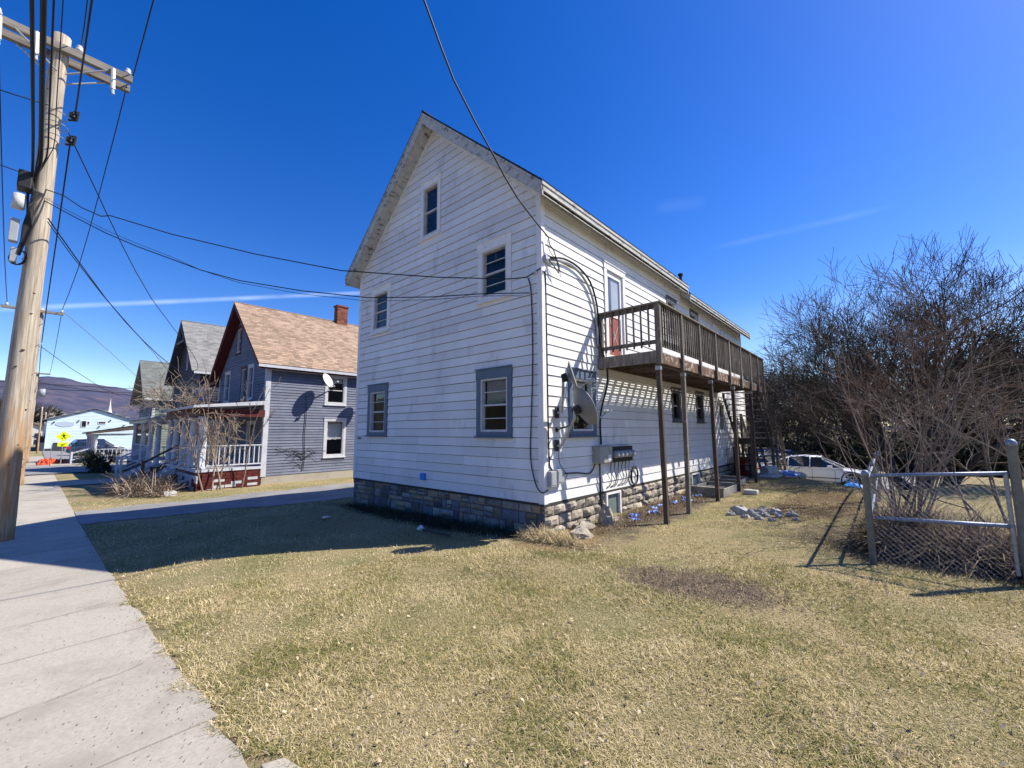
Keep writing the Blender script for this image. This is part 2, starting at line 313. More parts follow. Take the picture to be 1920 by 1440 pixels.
# ------------------------------------------------------------------ terrain: the street falls away to the left
SX_ = [-60, -45, -27, -19, -12.9, -8.5, -5.1, -4, -2.5, -1]; SZ_ = [-.78, -.64, -.52, -.46, -.41, -.32, -.165, -.11, -.035, 0]
def H(x, y):
    x = np.asarray(x, float); y = np.asarray(y, float)
    s = np.interp(x, SX_, SZ_)
    A = np.interp(x, [-60, -19, -16.5, -14, -12, -11, -8, -5.5, -4.5, -3, -1.2, .5], [.08, .0, .04, .06, -.03, -.09, -.01, .0, .0, .05, .01, 0])
    d = -A*sstep((y-.85)/2.2)
    m = .10*sstep((y-12)/5)*sstep((x+7)/2)*sstep((1.5-x)/4)
    ys_ = np.interp(x, [-12, -3.2, -.8, .3, 1.8], [18.2, 18.0, 13.6, 14.5, 18.5])
    back = -1.06*sstep((y-ys_)/(25.2-ys_))*sstep((x+12)/5)
    n = .012*np.sin(x*1.7+y*.6)+.010*np.sin(y*2.3-x*.9)+.006*np.sin(x*4.1)*np.sin(y*3.7)
    g = sstep((y-.9)/.8)
    road = -.13*sstep((-.82-y)/.05)
    return s+d+m+back+n*g+road
def h(x, y): return float(H(x, y))
# ------------------------------------------------------------------ ground sheet to the horizon
def axis(a, b, fine, lim):
    c = list(np.arange(a, b+1e-6, fine)); st = fine; p = c[-1]; q = c[0]; up = []; dn = []
    while p < lim: st *= 1.22; p += st; up.append(p)
    st = fine
    while q > -lim: st *= 1.22; q -= st; dn.append(q)
    return np.array(dn[::-1]+c+up)
def drv_lo(y): return np.interp(y, [.85, 3.7, 6.5, 30], [-13.7, -13.8, -12.4, -12.5])     # near edge of the driveway
def drv_hi(y): return np.interp(y, [.85, 2.3, 9, 30], [-16.2, -16.5, -16.7, -16.9])
gx = axis(-24, 6, .25, 6000); gy = axis(-1.15, 30, .25, 6000)
GX, GY = np.meshgrid(gx, gy, indexing='ij'); GZ = H(GX, GY)
far = np.hypot(GX, GY); GZ = np.where(far > 300, GZ*0-1.3, GZ)
walk = (GY < .72) & (GX > -70) & (GX < 40); GZ = np.where(walk, GZ-.05, GZ); GZ = np.where((GY > .72) & (GY < .86), GZ-.014, GZ)
ind = np.arange(GX.size).reshape(GX.shape)
Fq = np.stack([ind[:-1, :-1], ind[1:, :-1], ind[1:, 1:], ind[:-1, 1:]], -1).reshape(-1, 4)
def ground_mat():
    m = bpy.data.materials.new('winter_lawn'); m.use_nodes = True; t = m.node_tree; t.nodes.clear()
    o = N(t, 'ShaderNodeOutputMaterial'); p = N(t, 'ShaderNodeBsdfPrincipled'); t.links.new(p.outputs[0], o.inputs[0]); p.inputs['Roughness'].default_value = .95; p.inputs['Specular IOR Level'].default_value = .1
    g = N(t, 'ShaderNodeNewGeometry')
    def nz(sc, det=6, r=.6, st=(1, 1, 1)):
        mp = N(t, 'ShaderNodeMapping'); mp.inputs['Scale'].default_value = st; t.links.new(g.outputs['Position'], mp.inputs[0])
        n = N(t, 'ShaderNodeTexNoise'); n.inputs['Scale'].default_value = sc; n.inputs['Detail'].default_value = det; n.inputs['Roughness'].default_value = r
        t.links.new(mp.outputs[0], n.inputs['Vector']); return n.outputs['Fac']
    def mixc(fac, a, b, lo=.35, hi=.65):
        r = N(t, 'ShaderNodeMapRange'); r.inputs[1].default_value = lo; r.inputs[2].default_value = hi; t.links.new(fac, r.inputs[0])
        x = N(t, 'ShaderNodeMixRGB'); t.links.new(r.outputs[0], x.inputs[0])
        for i, c in ((1, a), (2, b)):
            if isinstance(c, tuple): x.inputs[i].default_value = (*c, 1)
            else: t.links.new(c, x.inputs[i])
        return x.outputs[0]
    c = mixc(nz(.7), (.37, .29, .155), (.19, .195, .075), .42, .60)     # straw to green
    c = mixc(nz(.33), c, (.36, .26, .14), .52, .70)
    c2 = mixc(nz(60, 4), (.10, .085, .045), (.45, .37, .22), .35, .65)    # blade-scale grain
    x = N(t, 'ShaderNodeMixRGB'); x.inputs[0].default_value = .42; t.links.new(c, x.inputs[1]); t.links.new(c2, x.inputs[2]); c = x.outputs[0]
    # bare earth: under-wall strip, worn patches
    sp = N(t, 'ShaderNodeSeparateXYZ'); t.links.new(g.outputs['Position'], sp.inputs[0])
    def blob(cx, cy, rx, ry, col, prev, soft=.5):
        v = N(t, 'ShaderNodeVectorMath', operation='SUBTRACT'); t.links.new(g.outputs['Position'], v.inputs[0]); v.inputs[1].default_value = (cx, cy, 0)
        w = N(t, 'ShaderNodeVectorMath', operation='MULTIPLY'); t.links.new(v.outputs[0], w.inputs[0]); w.inputs[1].default_value = (1/rx, 1/ry, 0)
        l = N(t, 'ShaderNodeVectorMath', operation='LENGTH'); t.links.new(w.outputs[0], l.inputs[0])
        a = N(t, 'ShaderNodeMath', operation='MULTIPLY_ADD'); a.inputs[1].default_value = 1.3; t.links.new(nz(4), a.inputs[0]); t.links.new(l.outputs['Value'], a.inputs[2])
        r = N(t, 'ShaderNodeMapRange'); r.inputs[1].default_value = 1.35; r.inputs[2].default_value = 1.35+soft; r.inputs[3].default_value = 1; r.inputs[4].default_value = 0; t.links.new(a.outputs[0], r.inputs[0])
        e = mixc(nz(25, 5), col, tuple(v*.55 for v in col))
        x = N(t, 'ShaderNodeMixRGB'); t.links.new(r.outputs[0], x.inputs[0]); t.links.new(prev, x.inputs[1]); t.links.new(e, x.inputs[2]); return x.outputs[0]
    c = blob(-1.75, 4.95, .85, .42, (.20, .155, .11), c)
    c = blob(-.25, 3.05, .35, .25, (.36, .29, .19), c)
    c = blob(-1.3, 12.0, .9, 2.6, (.17, .12, .07), c)
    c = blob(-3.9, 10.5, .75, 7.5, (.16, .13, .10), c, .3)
    c = blob(-4.2, 6.0, .8, 1.1, (.30, .21, .11), c, .3)
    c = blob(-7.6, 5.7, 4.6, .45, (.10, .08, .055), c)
    c = blob(.3, 8.4, 1.8, 1.2, (.15, .12, .08), c)
    t.links.new(c, p.inputs['Base Color'])
    b = N(t, 'ShaderNodeBump'); b.inputs['Distance'].default_value = .035; b.inputs['Strength'].default_value = .9; t.links.new(nz(35, 6, .7), b.inputs['Height']); t.links.new(b.outputs[0], p.inputs['Normal'])
    return m
M['lawn'] = ground_mat()
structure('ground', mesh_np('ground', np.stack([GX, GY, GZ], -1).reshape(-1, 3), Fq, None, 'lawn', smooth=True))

def sheet(name, m, xf, ys, dz, nx=14, kind=True):
    """a sheet laid on the terrain; xf(y) gives its two x edges"""
    mb = MB(); V = []; k = nx+1
    for y in ys:
        a, b = xf(y)
        for i in range(k):
            x = a+(b-a)*i/nx; V.append((x, y, h(x, y)+dz))
    mb.add(V, [(j*k+i, j*k+i+1, (j+1)*k+i+1, (j+1)*k+i) for j in range(len(ys)-1) for i in range(nx)])
    o = mb.build(name, m, smooth=True); o['kind'] = 'structure'; return o
# driveway with a ragged grass edge
rg = random.Random(3)
jit = {round(y, 2): (rg.uniform(-.09, .09), rg.uniform(-.09, .09)) for y in np.arange(.85, 30.2, .15)}
sheet('driveway', 'asphalt', lambda y: (float(drv_hi(y))-jit[round(y, 2)][0], float(drv_lo(y))+jit[round(y, 2)][1]), list(np.round(np.arange(.85, 30.2, .15), 2)), .012, 16)
# road on the street side, cross street and parking area further down
mb = MB(); k = 0
for xa, xb in zip(np.linspace(-120, 60, 91)[:-1], np.linspace(-120, 60, 91)[1:]):
    mb.quad((xa, -9.5, h(xa, -2)+.016), (xb, -9.5, h(xb, -2)+.016), (xb, -.96, h(xb, -2)+.016), (xa, -.96, h(xa, -2)+.016))
structure('road', mb, 'asphalt')
sheet('side_street', 'asphalt', lambda y: (-42.5-.05*y, -33.4-.02*y), list(np.arange(-.9, 30, .5)), .045, 24)
sheet('parking_lot', 'asphalt', lambda y: (-83, -53.5), list(np.arange(.8, 30, .7)), .04, 30)
sheet('neighbour_path', 'concrete', lambda y: (-27.8, -24.8), list(np.arange(.7, 3.2, .3)), .03, 6)
# back parking court where the cars stand
sheet('back_yard_court', 'asphalt', lambda y: (-13, 1.2), list(np.arange(25.4, 34, .5)), .03, 30)
# sidewalk: poured slabs with joints and a chipped edge
mb = MB(); x = 8.0; rg = random.Random(5); joints = []
def walk_z(x): return float(np.interp(x, SX_, SZ_))
while x > -66:
    L = rg.uniform(1.08, 1.16) if x > -20 else 1.5
    x2 = x-L; t = rg.uniform(.25, .75); dz = rg.uniform(-.004, .004)
    if not (-42.5 < x < -34.5):
        n = 10; e = [(x+(x2-x)*i/n) for i in range(n+1)]
        edge = []
        for xx in e:
            j = .0 if xx < -9 else (.012*math.sin(xx*2.1)+.014*math.sin(xx*5.3+1)+rg.uniform(-.022, .022))
            edge.append((.852+j*.8))
        if -3.6 < x < -2.2: edge = [v+.02 for v in edge]
        za = walk_z(x)+dz; g = .007
        for i in range(n):
            xa, xb = e[i]-(g if i == 0 else 0), e[i+1]+(g if i == n-1 else 0)
            z1, z2 = walk_z(xa)+dz, walk_z(xb)+dz
            P = [(xa, -.82, z1), (xb, -.82, z2), (xb, edge[i+1], z2), (xa, edge[i], z1)]
            mb.add(P+[(p[0], p[1], p[2]-.12) for p in P], [(0, 3, 2, 1), (2, 3, 7, 6), (0, 1, 5, 4)]+([(0, 4, 7, 3)] if i == 0 else [])+([(1, 2, 6, 5)] if i == n-1 else []), t)
    x = x2
o = mb.build('sidewalk', 'concrete'); o['kind'] = 'structure'
mb = MB(); mb.box(-66, -.97, -.9, 8, -.83, -.045, .5); 
kb = MB()
for i in range(74):
    xa = 8-i; kb.add([(xa, -.97, walk_z(xa)-.16), (xa-1, -.97, walk_z(xa-1)-.16), (xa-1, -.97, walk_z(xa-1)+.005), (xa, -.97, walk_z(xa)+.005), (xa, -.826, walk_z(xa)+.005), (xa-1, -.826, walk_z(xa-1)+.005)], [(0, 1, 2, 3), (3, 2, 5, 4)], rg.random())
structure('kerb', kb, 'concrete')
rg = random.Random(17); cb = MB()
for (xa, ya, xb, yb) in ((-4.45, .7, -4.1, -.5), (-6.6, .66, -6.2, -.8), (-8.4, .66, -8.1, -.2)):
    n = 14; P = [(xa+(xb-xa)*i/n+rg.uniform(-.02, .02), ya+(yb-ya)*i/n) for i in range(n+1)]
    for (p, q) in zip(P[:-1], P[1:]):
        w = rg.uniform(.0012, .003); cb.quad((p[0]-w, p[1], walk_z(p[0])+.0085), (p[0]+w, p[1], walk_z(p[0])+.0085), (q[0]+w, q[1], walk_z(q[0])+.0085), (q[0]-w, q[1], walk_z(q[0])+.0085))
structure('sidewalk_cracks', cb, 'mortar')
rgn = np.random.default_rng(3); n = 2200; x = -1.2-rgn.random(n)**1.3*11; y = np.where(rgn.random(n) < .45, .83-rgn.random(n)**2*.35, rgn.uniform(-.8, .72, n)); s = rgn.uniform(.002, .007, n); th = rgn.uniform(0, 6.28, n); z = np.interp(x, SX_, SZ_)+.006
V = np.stack([np.stack([x+s*np.cos(th+k*2.1)*rgn.uniform(.6, 1.3, n), y+s*np.sin(th+k*2.1), z], -1) for k in range(3)]+[np.stack([x, y, z+s*.9], -1)], 1).reshape(-1, 3)
i0 = np.arange(n)[:, None]*4; Fc = np.concatenate([i0+np.array([[0, 1, 3]]), i0+np.array([[1, 2, 3]]), i0+np.array([[2, 0, 3]])])
tag(mesh_np('grit', V, Fc, np.tile(rgn.random(n), 3), 'stone'), 'fine grit and crumbs scattered on the sidewalk', 'grit', None, 'stuff')
# unseen dark slope added behind the camera to block horizon glow in the panes
sb = MB(); n = 40; V = []
for i in range(n+1):
    a = R(-168+156*i/n); top = 26+6*math.sin(i*1.3)+4*math.sin(i*3.1)
    for j in range(5): rr = 90+50*j; V.append((rr*math.cos(a), rr*math.sin(a), -1+top*math.sin(j/4*1.57)*min(1, i/4, (n-i)/4)))
sb.add(V, [(i*5+j, (i+1)*5+j, (i+1)*5+j+1, i*5+j+1) for i in range(n) for j in range(4)])
o = sb.build('reflection_screen', mat('reflection_screen_brown', (.10, .085, .06), (.05, .045, .03), .3, 1, 0, spec=0), smooth=True); o['kind'] = 'structure'
# far pavement by the netting
mb = MB(); mb.box(-53, .87, -.8, -43.2, 4, -.60); structure('far_pavement', mb, 'concrete')
# wooded mountain ridge
def mountain():
    px = [-400, -200, 0, 50, 85, 120, 160, 210, 260, 330, 420, 560, 760, 1000, 1300, 1700, 2200]
    py = [752, 735, 717, 716, 712, 716, 724, 731, 737, 752, 775, 788, 796, 799, 800, 800, 800]
    V = []; nr = 14; xs = np.arange(-400, 2200, 14)
    for xi in xs:
        yt = np.interp(xi, px, py)+1.1*math.sin(xi*.05)+.8*math.sin(xi*.13+1)
        d = RT*(xi-960)/787.8 - UP*(yt-720)/787.8 + F; hd = math.hypot(d[0], d[1])
        top = 1.65+d[2]/hd*4200
        for j in range(nr+1):
            u = j/nr; rr = 4200-2600*(1-u)**1.0; zz = -5+(top+5)*(math.sin(u*math.pi/2)**1.5)+(12*math.sin(xi*.021+j)*math.sin(j*1.3)*(1-u)*u*4)
            V.append((d[0]/hd*rr, d[1]/hd*rr, zz))
    n = nr+1; Fc = [(i*n+j, i*n+j+1, (i+1)*n+j+1, (i+1)*n+j) for i in range(len(xs)-1) for j in range(nr)]
    mb = MB(); mb.add(V, Fc)
    m = mat('bare_wooded_hill', (.078, .082, .13), (.05, .054, .09), .004, 1.0, 0, bump=6, bscale=.012, spec=0, c3=(.115, .095, .125), c3amt=.47, c3scale=.012, c3w=.18)
    o = mb.build('mountain', m, smooth=True); o['kind'] = 'structure'
mountain()

# ------------------------------------------------------------------ wall frames
class Fr:
    def __init__(s, O, U, Nn): s.O = Vector(O); s.U = Vector(U); s.N = Vector(Nn)
    def p(s, u, z, d=0): return s.O+s.U*u+Vector((0, 0, z))+s.N*d
    def box(s, mb, u0, u1, z0, z1, d0, d1, tone=None, mi=0):
        P = [s.p(u, z, d) for d in (d0, d1) for u, z in ((u0, z0), (u1, z0), (u1, z1), (u0, z1))]
        mb.add(P, [(0, 3, 2, 1), (4, 5, 6, 7), (0, 1, 5, 4), (1, 2, 6, 5), (2, 3, 7, 6), (3, 0, 4, 7)], tone, mi)
def lap_siding(fr, width, z0, ztop, e, openings, rake=None, name='wall', m='siding', parent=None, thick=.014, seed=1, seg=(1.6, 3.6), lipgap=.006):
    """lapped boards, each a wedge; rake(z) gives the u-interval available at height z"""
    mb = MB(); rg = random.Random(seed); z = z0
    while z < ztop-.01:
        z1 = min(z+e, ztop); spans = [(0, width)]; part = []
        if rake:
            a, b = rake(z); a2, b2 = rake(z1)
            if b-a < .05: break
            spans = [(a, b)]
        for (ua, ub, za, zb) in openings:
            if za < z1-.004 and zb > z+.004:
                if zb < z1-.004: part.append((ua, ub, zb, z1))
                if za > z+.004: part.append((ua, ub, z, za))
                ns = []
                for s0, s1 in spans:
                    if ub <= s0 or ua >= s1: ns.append((s0, s1))
                    else:
                        if ua > s0: ns.append((s0, ua))
                        if ub < s1: ns.append((ub, s1))
                spans = ns
        for s0, s1 in spans:
            cuts = [s0]; u = s0+rg.uniform(.4, seg[1])
            while u < s1-.25: cuts.append(u); u += rg.uniform(*seg)
            cuts.append(s1)
            for ca, cb in zip(cuts[:-1], cuts[1:]):
                g = .0028 if ca != s0 else 0; t = rg.random(); dd = rg.uniform(-.003, .003); dz = rg.uniform(-.0018, .0018)
                la, lb, ta, tb = ca+g, cb, ca+g, cb
                if rake:
                    la, lb = max(la, a), min(lb, b); ta, tb = max(ta, a2), min(tb, b2)
                    if tb < ta: ta = tb = (ta+tb)/2
                zl, zu = z+dz+lipgap, z1-lipgap*.3
                P = [fr.p(la, zl, thick+dd), fr.p(lb, zl, thick+dd), fr.p(tb, zu, .001), fr.p(ta, zu, .001),
                     fr.p(la, zl, -.012), fr.p(lb, zl, -.012), fr.p(tb, zu, -.012), fr.p(ta, zu, -.012)]
                mb.add(P, [(0, 1, 2, 3), (0, 4, 5, 1), (0, 3, 7, 4), (1, 5, 6, 2), (3, 2, 6, 7)], t)
        for (pa, pb, pz, pz1) in part:
            q = lambda zz: thick+(.001-thick)*(zz-z)/(z1-z)
            zl = pz+lipgap if pz == z else pz; zu = pz1-lipgap*.3 if pz1 == z1 else pz1
            if zu-zl > .004: mb.add([fr.p(pa, zl, q(zl)), fr.p(pb, zl, q(zl)), fr.p(pb, zu, q(zu)), fr.p(pa, zu, q(zu)), fr.p(pa, zl, -.012), fr.p(pb, zl, -.012)], [(0, 1, 2, 3), (4, 5, 1, 0)], .5); mb.add([fr.p(pa, pz, -.014), fr.p(pb, pz, -.014), fr.p(pb, pz1, -.014), fr.p(pa, pz1, -.014)], [(0, 1, 2, 3)], .5, 1)
        # backing
        for s0, s1 in spans:
            mb.add([fr.p(s0, z, -.014), fr.p(s1, z, -.014), fr.p(s1, z1, -.014), fr.p(s0, z1, -.014)], [(0, 1, 2, 3)], .5, 1)
        z += e
    return mb.build(name, [m, 'gap'], parent)
def window(fr, u0, u1, z0, z1, cas, parent, trim='white_trim', head=None, style='double', sashm='sash', fill=None, recess=.055, label=None, sill=True, storm=False, proud=.03):
    """casing as the window part, with frame, panes and whatever hangs behind the glass as sub-parts"""
    head = cas if head is None else head
    mb = MB(); f = fr.box
    f(mb, u0, u0+cas, z0, z1-head, -.02, proud, .5); f(mb, u1-cas, u1, z0, z1-head, -.02, proud, .5)
    f(mb, u0-.012, u1+.012, z1-head, z1, -.02, proud+.008, .6); f(mb, u0-.02, u1+.02, z1, z1+.025, -.02, proud+.03, .4)
    bz = z0+cas*.75
    f(mb, u0+cas, u1-cas, z0, bz, -.02, proud-.003, .4)
    w = mb.build('window', trim, parent, bevel=.003)
    if label: w['label'] = label
    if sill:
        mb = MB(); f(mb, u0-.02, u1+.02, z0-.035, z0, -.02, proud+.045, .5); mb.build('sill', trim, w, bevel=.003)
    a, b, c, d = u0+cas, u1-cas, bz, z1-head; s = .035; mb = MB(); r = -recess
    f(mb, a, a+s, c, d, r-.03, proud-.012); f(mb, b-s, b, c, d, r-.03, proud-.012); f(mb, a+s, b-s, d-s, d, r-.03, proud-.012); f(mb, a+s, b-s, c, c+s*1.2, r-.03, proud-.012)
    mid = (c+d)/2
    f(mb, a+s, b-s, mid-.018, mid+.018, r-.02, r+.03)
    if storm:
        for q in (.25, .75): f(mb, a+s, b-s, c+(d-c)*q-.008, c+(d-c)*q+.008, r, r+.018)
    mb.build('frame', sashm, w)
    mb = MB(); mb.quad(fr.p(a+s, c+s, r), fr.p(b-s, c+s, r), fr.p(b-s, d-s, r), fr.p(a+s, d-s, r)); mb.build('pane', 'glass', w)
    if fill:
        mm, lo = fill; mb = MB(); n = 14; zl = c+(d-c)*lo
        V = []
        for i in range(n+1):
            uu = a+s+(b-a-2*s)*i/n; dd = r-.10+.012*math.sin(i*1.9)
            V += [fr.p(uu, zl, dd), fr.p(uu, d-s, dd)]
        mb.add(V, [(2*i, 2*i+2, 2*i+3, 2*i+1) for i in range(n)]); mb.build('curtain', mm, w)
    return w
def hole(u0, u1, z0, z1, c=-.007): return (u0+c, u1-c, z0+c*.5, z1-c*4.5)
def stone_wall(fr, u0, u1, z0, z1, parent, m, ch=(.14, .24), sw=(.22, .5), bulge=.03, seed=1, name='foundation', openings=(), rough=.012):
    multi = isinstance(m, (list, tuple)); mb = MB(); rg = random.Random(seed); z = z0
    while z < z1-.02:
        hh = rg.uniform(*ch); 
        if z+hh > z1-.07: hh = z1-z
        u = u0+rg.uniform(-.1, 0)
        while u < u1:
            w = rg.uniform(*sw); ua, ub = max(u, u0), min(u+w, u1); u += w
            if ub-ua < .05: continue
            if any(ua < b and ub > a and z < d and z+hh > c for a, b, c, d in openings):
                ok = False
                for a, b, c, d in openings:
                    if ua < a < ub and a-ua > .08: ub = a-.01; ok = True
                    elif ua < b < ub and ub-b > .08: ua = b+.01; ok = True
                if not ok: continue
            if multi and hh > .13 and rg.random() < .3:
                subs = [(0, .5), (.5, 1)]
            else: subs = [(0, 1)]
            for (sa, sb) in subs:
                g = .011; nu, nz_ = 5, 4; V = []; t = rg.random(); B = bulge*rg.uniform(.5, 1.4); ta, tb = rg.uniform(-.02, .02), rg.uniform(-.015, .015)
                zb0 = z+hh*sa; hz = hh*(sb-sa)
                for j in range(nz_+1):
                    for i in range(nu+1):
                        fu, fz = i/nu, j/nz_; edge = min(1, 4*min(fu, 1-fu))*min(1, 3*min(fz, 1-fz))
                        d = B*edge**.6+(rg.uniform(-rough, rough) if edge > 0 else 0)+.004
                        uu = ua+g+(ub-ua-2*g)*fu+ta*(fz-.5)*(0 < i < nu); zz = zb0+g+(hz-2*g)*fz+tb*(fu-.5)
                        V.append(fr.p(uu, zz, d))
                k = nu+1; Fc = [(j*k+i, j*k+i+1, (j+1)*k+i+1, (j+1)*k+i) for j in range(nz_) for i in range(nu)]
                b = len(V); ring = [(0, 0), (nu, 0), (nu, nz_), (0, nz_)]
                for i, j in ring: V.append(V[j*k+i]-fr.N*.05)
                Fc += [(0, b, b+1, nu), (nu, b+1, b+2, nz_*k+nu), (nz_*k+nu, b+2, b+3, nz_*k), (nz_*k, b+3, b, 0)]
                mb.add(V, Fc, t, rg.choice((0, 0, 1, 2)) if multi else 0)
        z += hh
    # mortar backing around openings
    bb = sorted({u0, u1, *[v for o in openings for v in o[:2]]}); 
    for a, b in zip(bb[:-1], bb[1:]):
        segs = [(z0, z1)]
        for o in openings:
            if o[0] <= a and o[1] >= b: segs = [(z0, max(z0, o[2])), (min(z1, o[3]), z1)]
        for za, zb in segs:
            if zb-za > .01: mb.add([fr.p(a, za, -.012), fr.p(b, za, -.012), fr.p(b, zb, -.012), fr.p(a, zb, -.012)], [(0, 1, 2, 3)], .5, 3 if multi else 1)
    return mb.build(name, [*m, 'mortar'] if multi else [m, 'mortar'], parent)
def shingle_plane(mb, A, B, Cc, Dd, e=.14, w=.33, rg=random, mi=0):
    """A-B eave edge, D-C ridge edge; overlapping courses of tabs"""
    A, B, Cc, Dd = map(Vector, (A, B, Cc, Dd)); L = (Dd-A).length; n = max(1, int(L/e)); nrm = (B-A).cross(Dd-A).normalized()
    if nrm.z < 0: nrm = -nrm
    for j in range(n):
        t0, t1 = j/n, (j+1)/n; a0 = A.lerp(Dd, t0); b0 = B.lerp(Cc, t0); a1 = A.lerp(Dd, t1); b1 = B.lerp(Cc, t1)
        m = max(1, int((b0-a0).length/w)); off = rg.random()
        cuts = [0]+[(i+off)/m for i in range(m) if .02 < (i+off)/m < .98]+[1]
        for c0, c1 in zip(cuts[:-1], cuts[1:]):
            up = .008+rg.uniform(0, .003); g = .003/(b0-a0).length
            mb.add([a0.lerp(b0, c0+g)+nrm*up, a0.lerp(b0, c1)+nrm*up, a1.lerp(b1, c1)+nrm*.001, a1.lerp(b1, c0+g)+nrm*.001, a0.lerp(b0, c0+g)-nrm*.002, a0.lerp(b0, c1)-nrm*.002],
                   [(0, 1, 2, 3), (4, 5, 1, 0)], rg.random(), mi)
def gable_roof(parent, xl, xr, zl, zr, xm, zm, y0, y1, shm, trimm, thick=.22, e=.15, w=.33, seed=1, soffit=None, fasc=.16, name='roof', overl=.35, edge='shingle_black', trim_name='rake_board'):
    """ridge along Y. xl/xr eave tips, zl/zr eave heights, ridge at xm, zm"""
    rg = random.Random(seed); mb = MB()
    shingle_plane(mb, (xl, y0, zl), (xl, y1, zl), (xm, y1, zm), (xm, y0, zm), e, w, rg)
    shingle_plane(mb, (xr, y0, zr), (xr, y1, zr), (xm, y1, zm), (xm, y0, zm), e, w, rg)
    mb.tube([(xm, y0, zm+.005), (xm, y1, zm+.005)], .035, 6, tone=.2)
    td = .035
    for (xa, za) in ((xl, zl), (xr, zr)):   # deck board under the shingles
        P = [(xa, za-.002), (xm, zm-.002), (xm, zm-td), (xa, za-td)]
        mb.prism([(p[0], y0+.01, p[1]) for p in P], (0, y1-y0-.02, 0), .1, 1)
    roof = mb.build(name, [shm, edge], parent)
    # rake boards and soffit
    for yy, sg in ((y0, 1), (y1, -1)):
        for (xa, za) in ((xl, zl), (xr, zr)):
            mb = MB(); P = [(xa, za-td), (xm, zm-td), (xm, zm-thick), (xa, za-thick*.86)]
            mb.prism([(p[0], yy+sg*.02, p[1]) for p in P], (0, sg*.028, 0), .5)
            P = [(xa, za-td), (xm, zm-td), (xm, zm-td-.06), (xa, za-td-.06)]
            mb.prism([(p[0], yy+sg*.001, p[1]) for p in P], (0, sg*.018, 0), .3)
            mb.build(trim_name, trimm, roof)
    for (xa, za) in ((xl, zl), (xr, zr)):
        mb = MB(); sgn = 1 if xa > xm else -1
        P = [(xa-sgn*.03, za-thick*.7), (xm, zm-thick*.9), (xm, zm-thick*.9-.02), (xa-sgn*.03, za-thick*.7-.02)]
        mb.prism([(p[0], y0+.05, p[1]) for p in P], (0, y1-y0-.1, 0), .5)
        mb.box(xa-sgn*.03, y0+.002, za-td-fasc, xa, y1-.002, za-td-.001, .5)     # fascia
        mb.box(xa-sgn*.002, y0+.003, za-td-.055, xa+sgn*.018, y1-.003, za-td-.003, .3)
        mb.build('soffit', soffit or trimm, roof)
    return roof
# ------------------------------------------------------------------ the white apartment house
PX, PY = -4.55, 5.97; HW = 6.6; HL = 14.4; ZB = .378; E1 = .1903
G = Fr((PX, PY, 0), (-1, 0, 0), (0, -1, 0)); S = Fr((PX, PY, 0), (0, 1, 0), (1, 0, 0))
house = empty('white_house', (PX-HW/2, PY+HL/2, -.2), 0, 'tall white clapboard house in front, on a stone foundation', 'house')
wins_g = [(.725, 1.69, 1.547, 2.88), (5.0, 5.96, 1.547, 2.88), (.731, 1.673, 4.30, 5.57), (5.01, 5.94, 4.30, 5.57), (2.972, 3.737, 6.31, 7.78)]
ZT = 6.14; SL = .905
rk = lambda z: (0, HW) if z <= ZT else ((z-ZT)/SL, HW-(z-ZT)/SL)
lap_siding(G, HW, ZB, 9.1, E1, [hole(*w) for w in wins_g], rk, 'wall', 'siding', house, seed=11, thick=.018, lipgap=.0085, seg=(1.0, 2.6))
wins_s = [(.78, 1.79, 1.55, 2.86), (6.03, 6.75, 1.9, 2.86), (8.1, 8.82, 1.9, 2.88), (10.45, 11.25, 1.56, 2.72), (2.3, 3.3, 3.2, 5.47),
          (5.95, 6.72, 4.55, 5.56), (7.95, 8.7, 4.6, 5.58), (10.3, 11.3, 4.6, 5.58)]
lap_siding(S, HL, ZB, 6.16, E1, [hole(*w) for w in wins_s], None, 'wall', 'siding', house, seed=12, thick=.018, lipgap=.007, seg=(1.0, 2.6))
mb = MB()
mb.box(PX-HW, PY, ZB, PX-HW+.02, PY+HL, 6.15); mb.box(PX-HW+.02, PY+HL-.02, ZB, PX-.015, PY+HL, 6.15)
mb.prism([(PX-HW, PY+HL, 6.15), (PX, PY+HL, 6.15), (PX-HW/2, PY+HL, 9.1)], (0, -.02, 0))
mb.build('wall', 'siding', house, off=None)
mb = MB()   # rooms: floors and a partition, so windows look into something
mb.box(PX-HW+.03, PY+.03, .40, PX-.03, PY+HL-.05, .46); mb.box(PX-HW+.03, PY+.03, 3.12, PX-.03, PY+HL-.05, 3.3); mb.box(PX-HW+.03, PY+.03, 6.0, PX-.03, PY+HL-.05, 6.1)
mb.box(PX-2.4, PY+.03, .46, PX-2.3, PY+HL-.05, 6.0); mb.box(PX-HW+.03, PY+2.6, .46, PX-.03, PY+2.7, 6.0); mb.box(PX-HW+1.6, PY+2.6, 6.1, PX-1.6, PY+2.7, 7.2)
mb.box(PX-HW+.03, PY+7.2, .46, PX-2.4, PY+7.3, 6)
mb.build('floors', 'interior', house)
for (fx, fy) in ((0, 0), (HW, 0)):
    mb = MB(); x = PX-fx; sx = 1 if fx == 0 else -1
    mb.box(x-sx*.10, PY-.022, ZB-.01, x+sx*.022, PY-.0005, 6.14); mb.box(x+sx*.0005, PY, ZB-.01, x+sx*.022, PY+.09, 6.14)
    mb.build('corner_board', 'white_trim', house)
mb = MB(); mb.box(PX+.0005, PY+HL-.1, ZB-.01, PX+.022, PY+HL, 6.1)
mb.build('corner_board', 'white_trim', house)
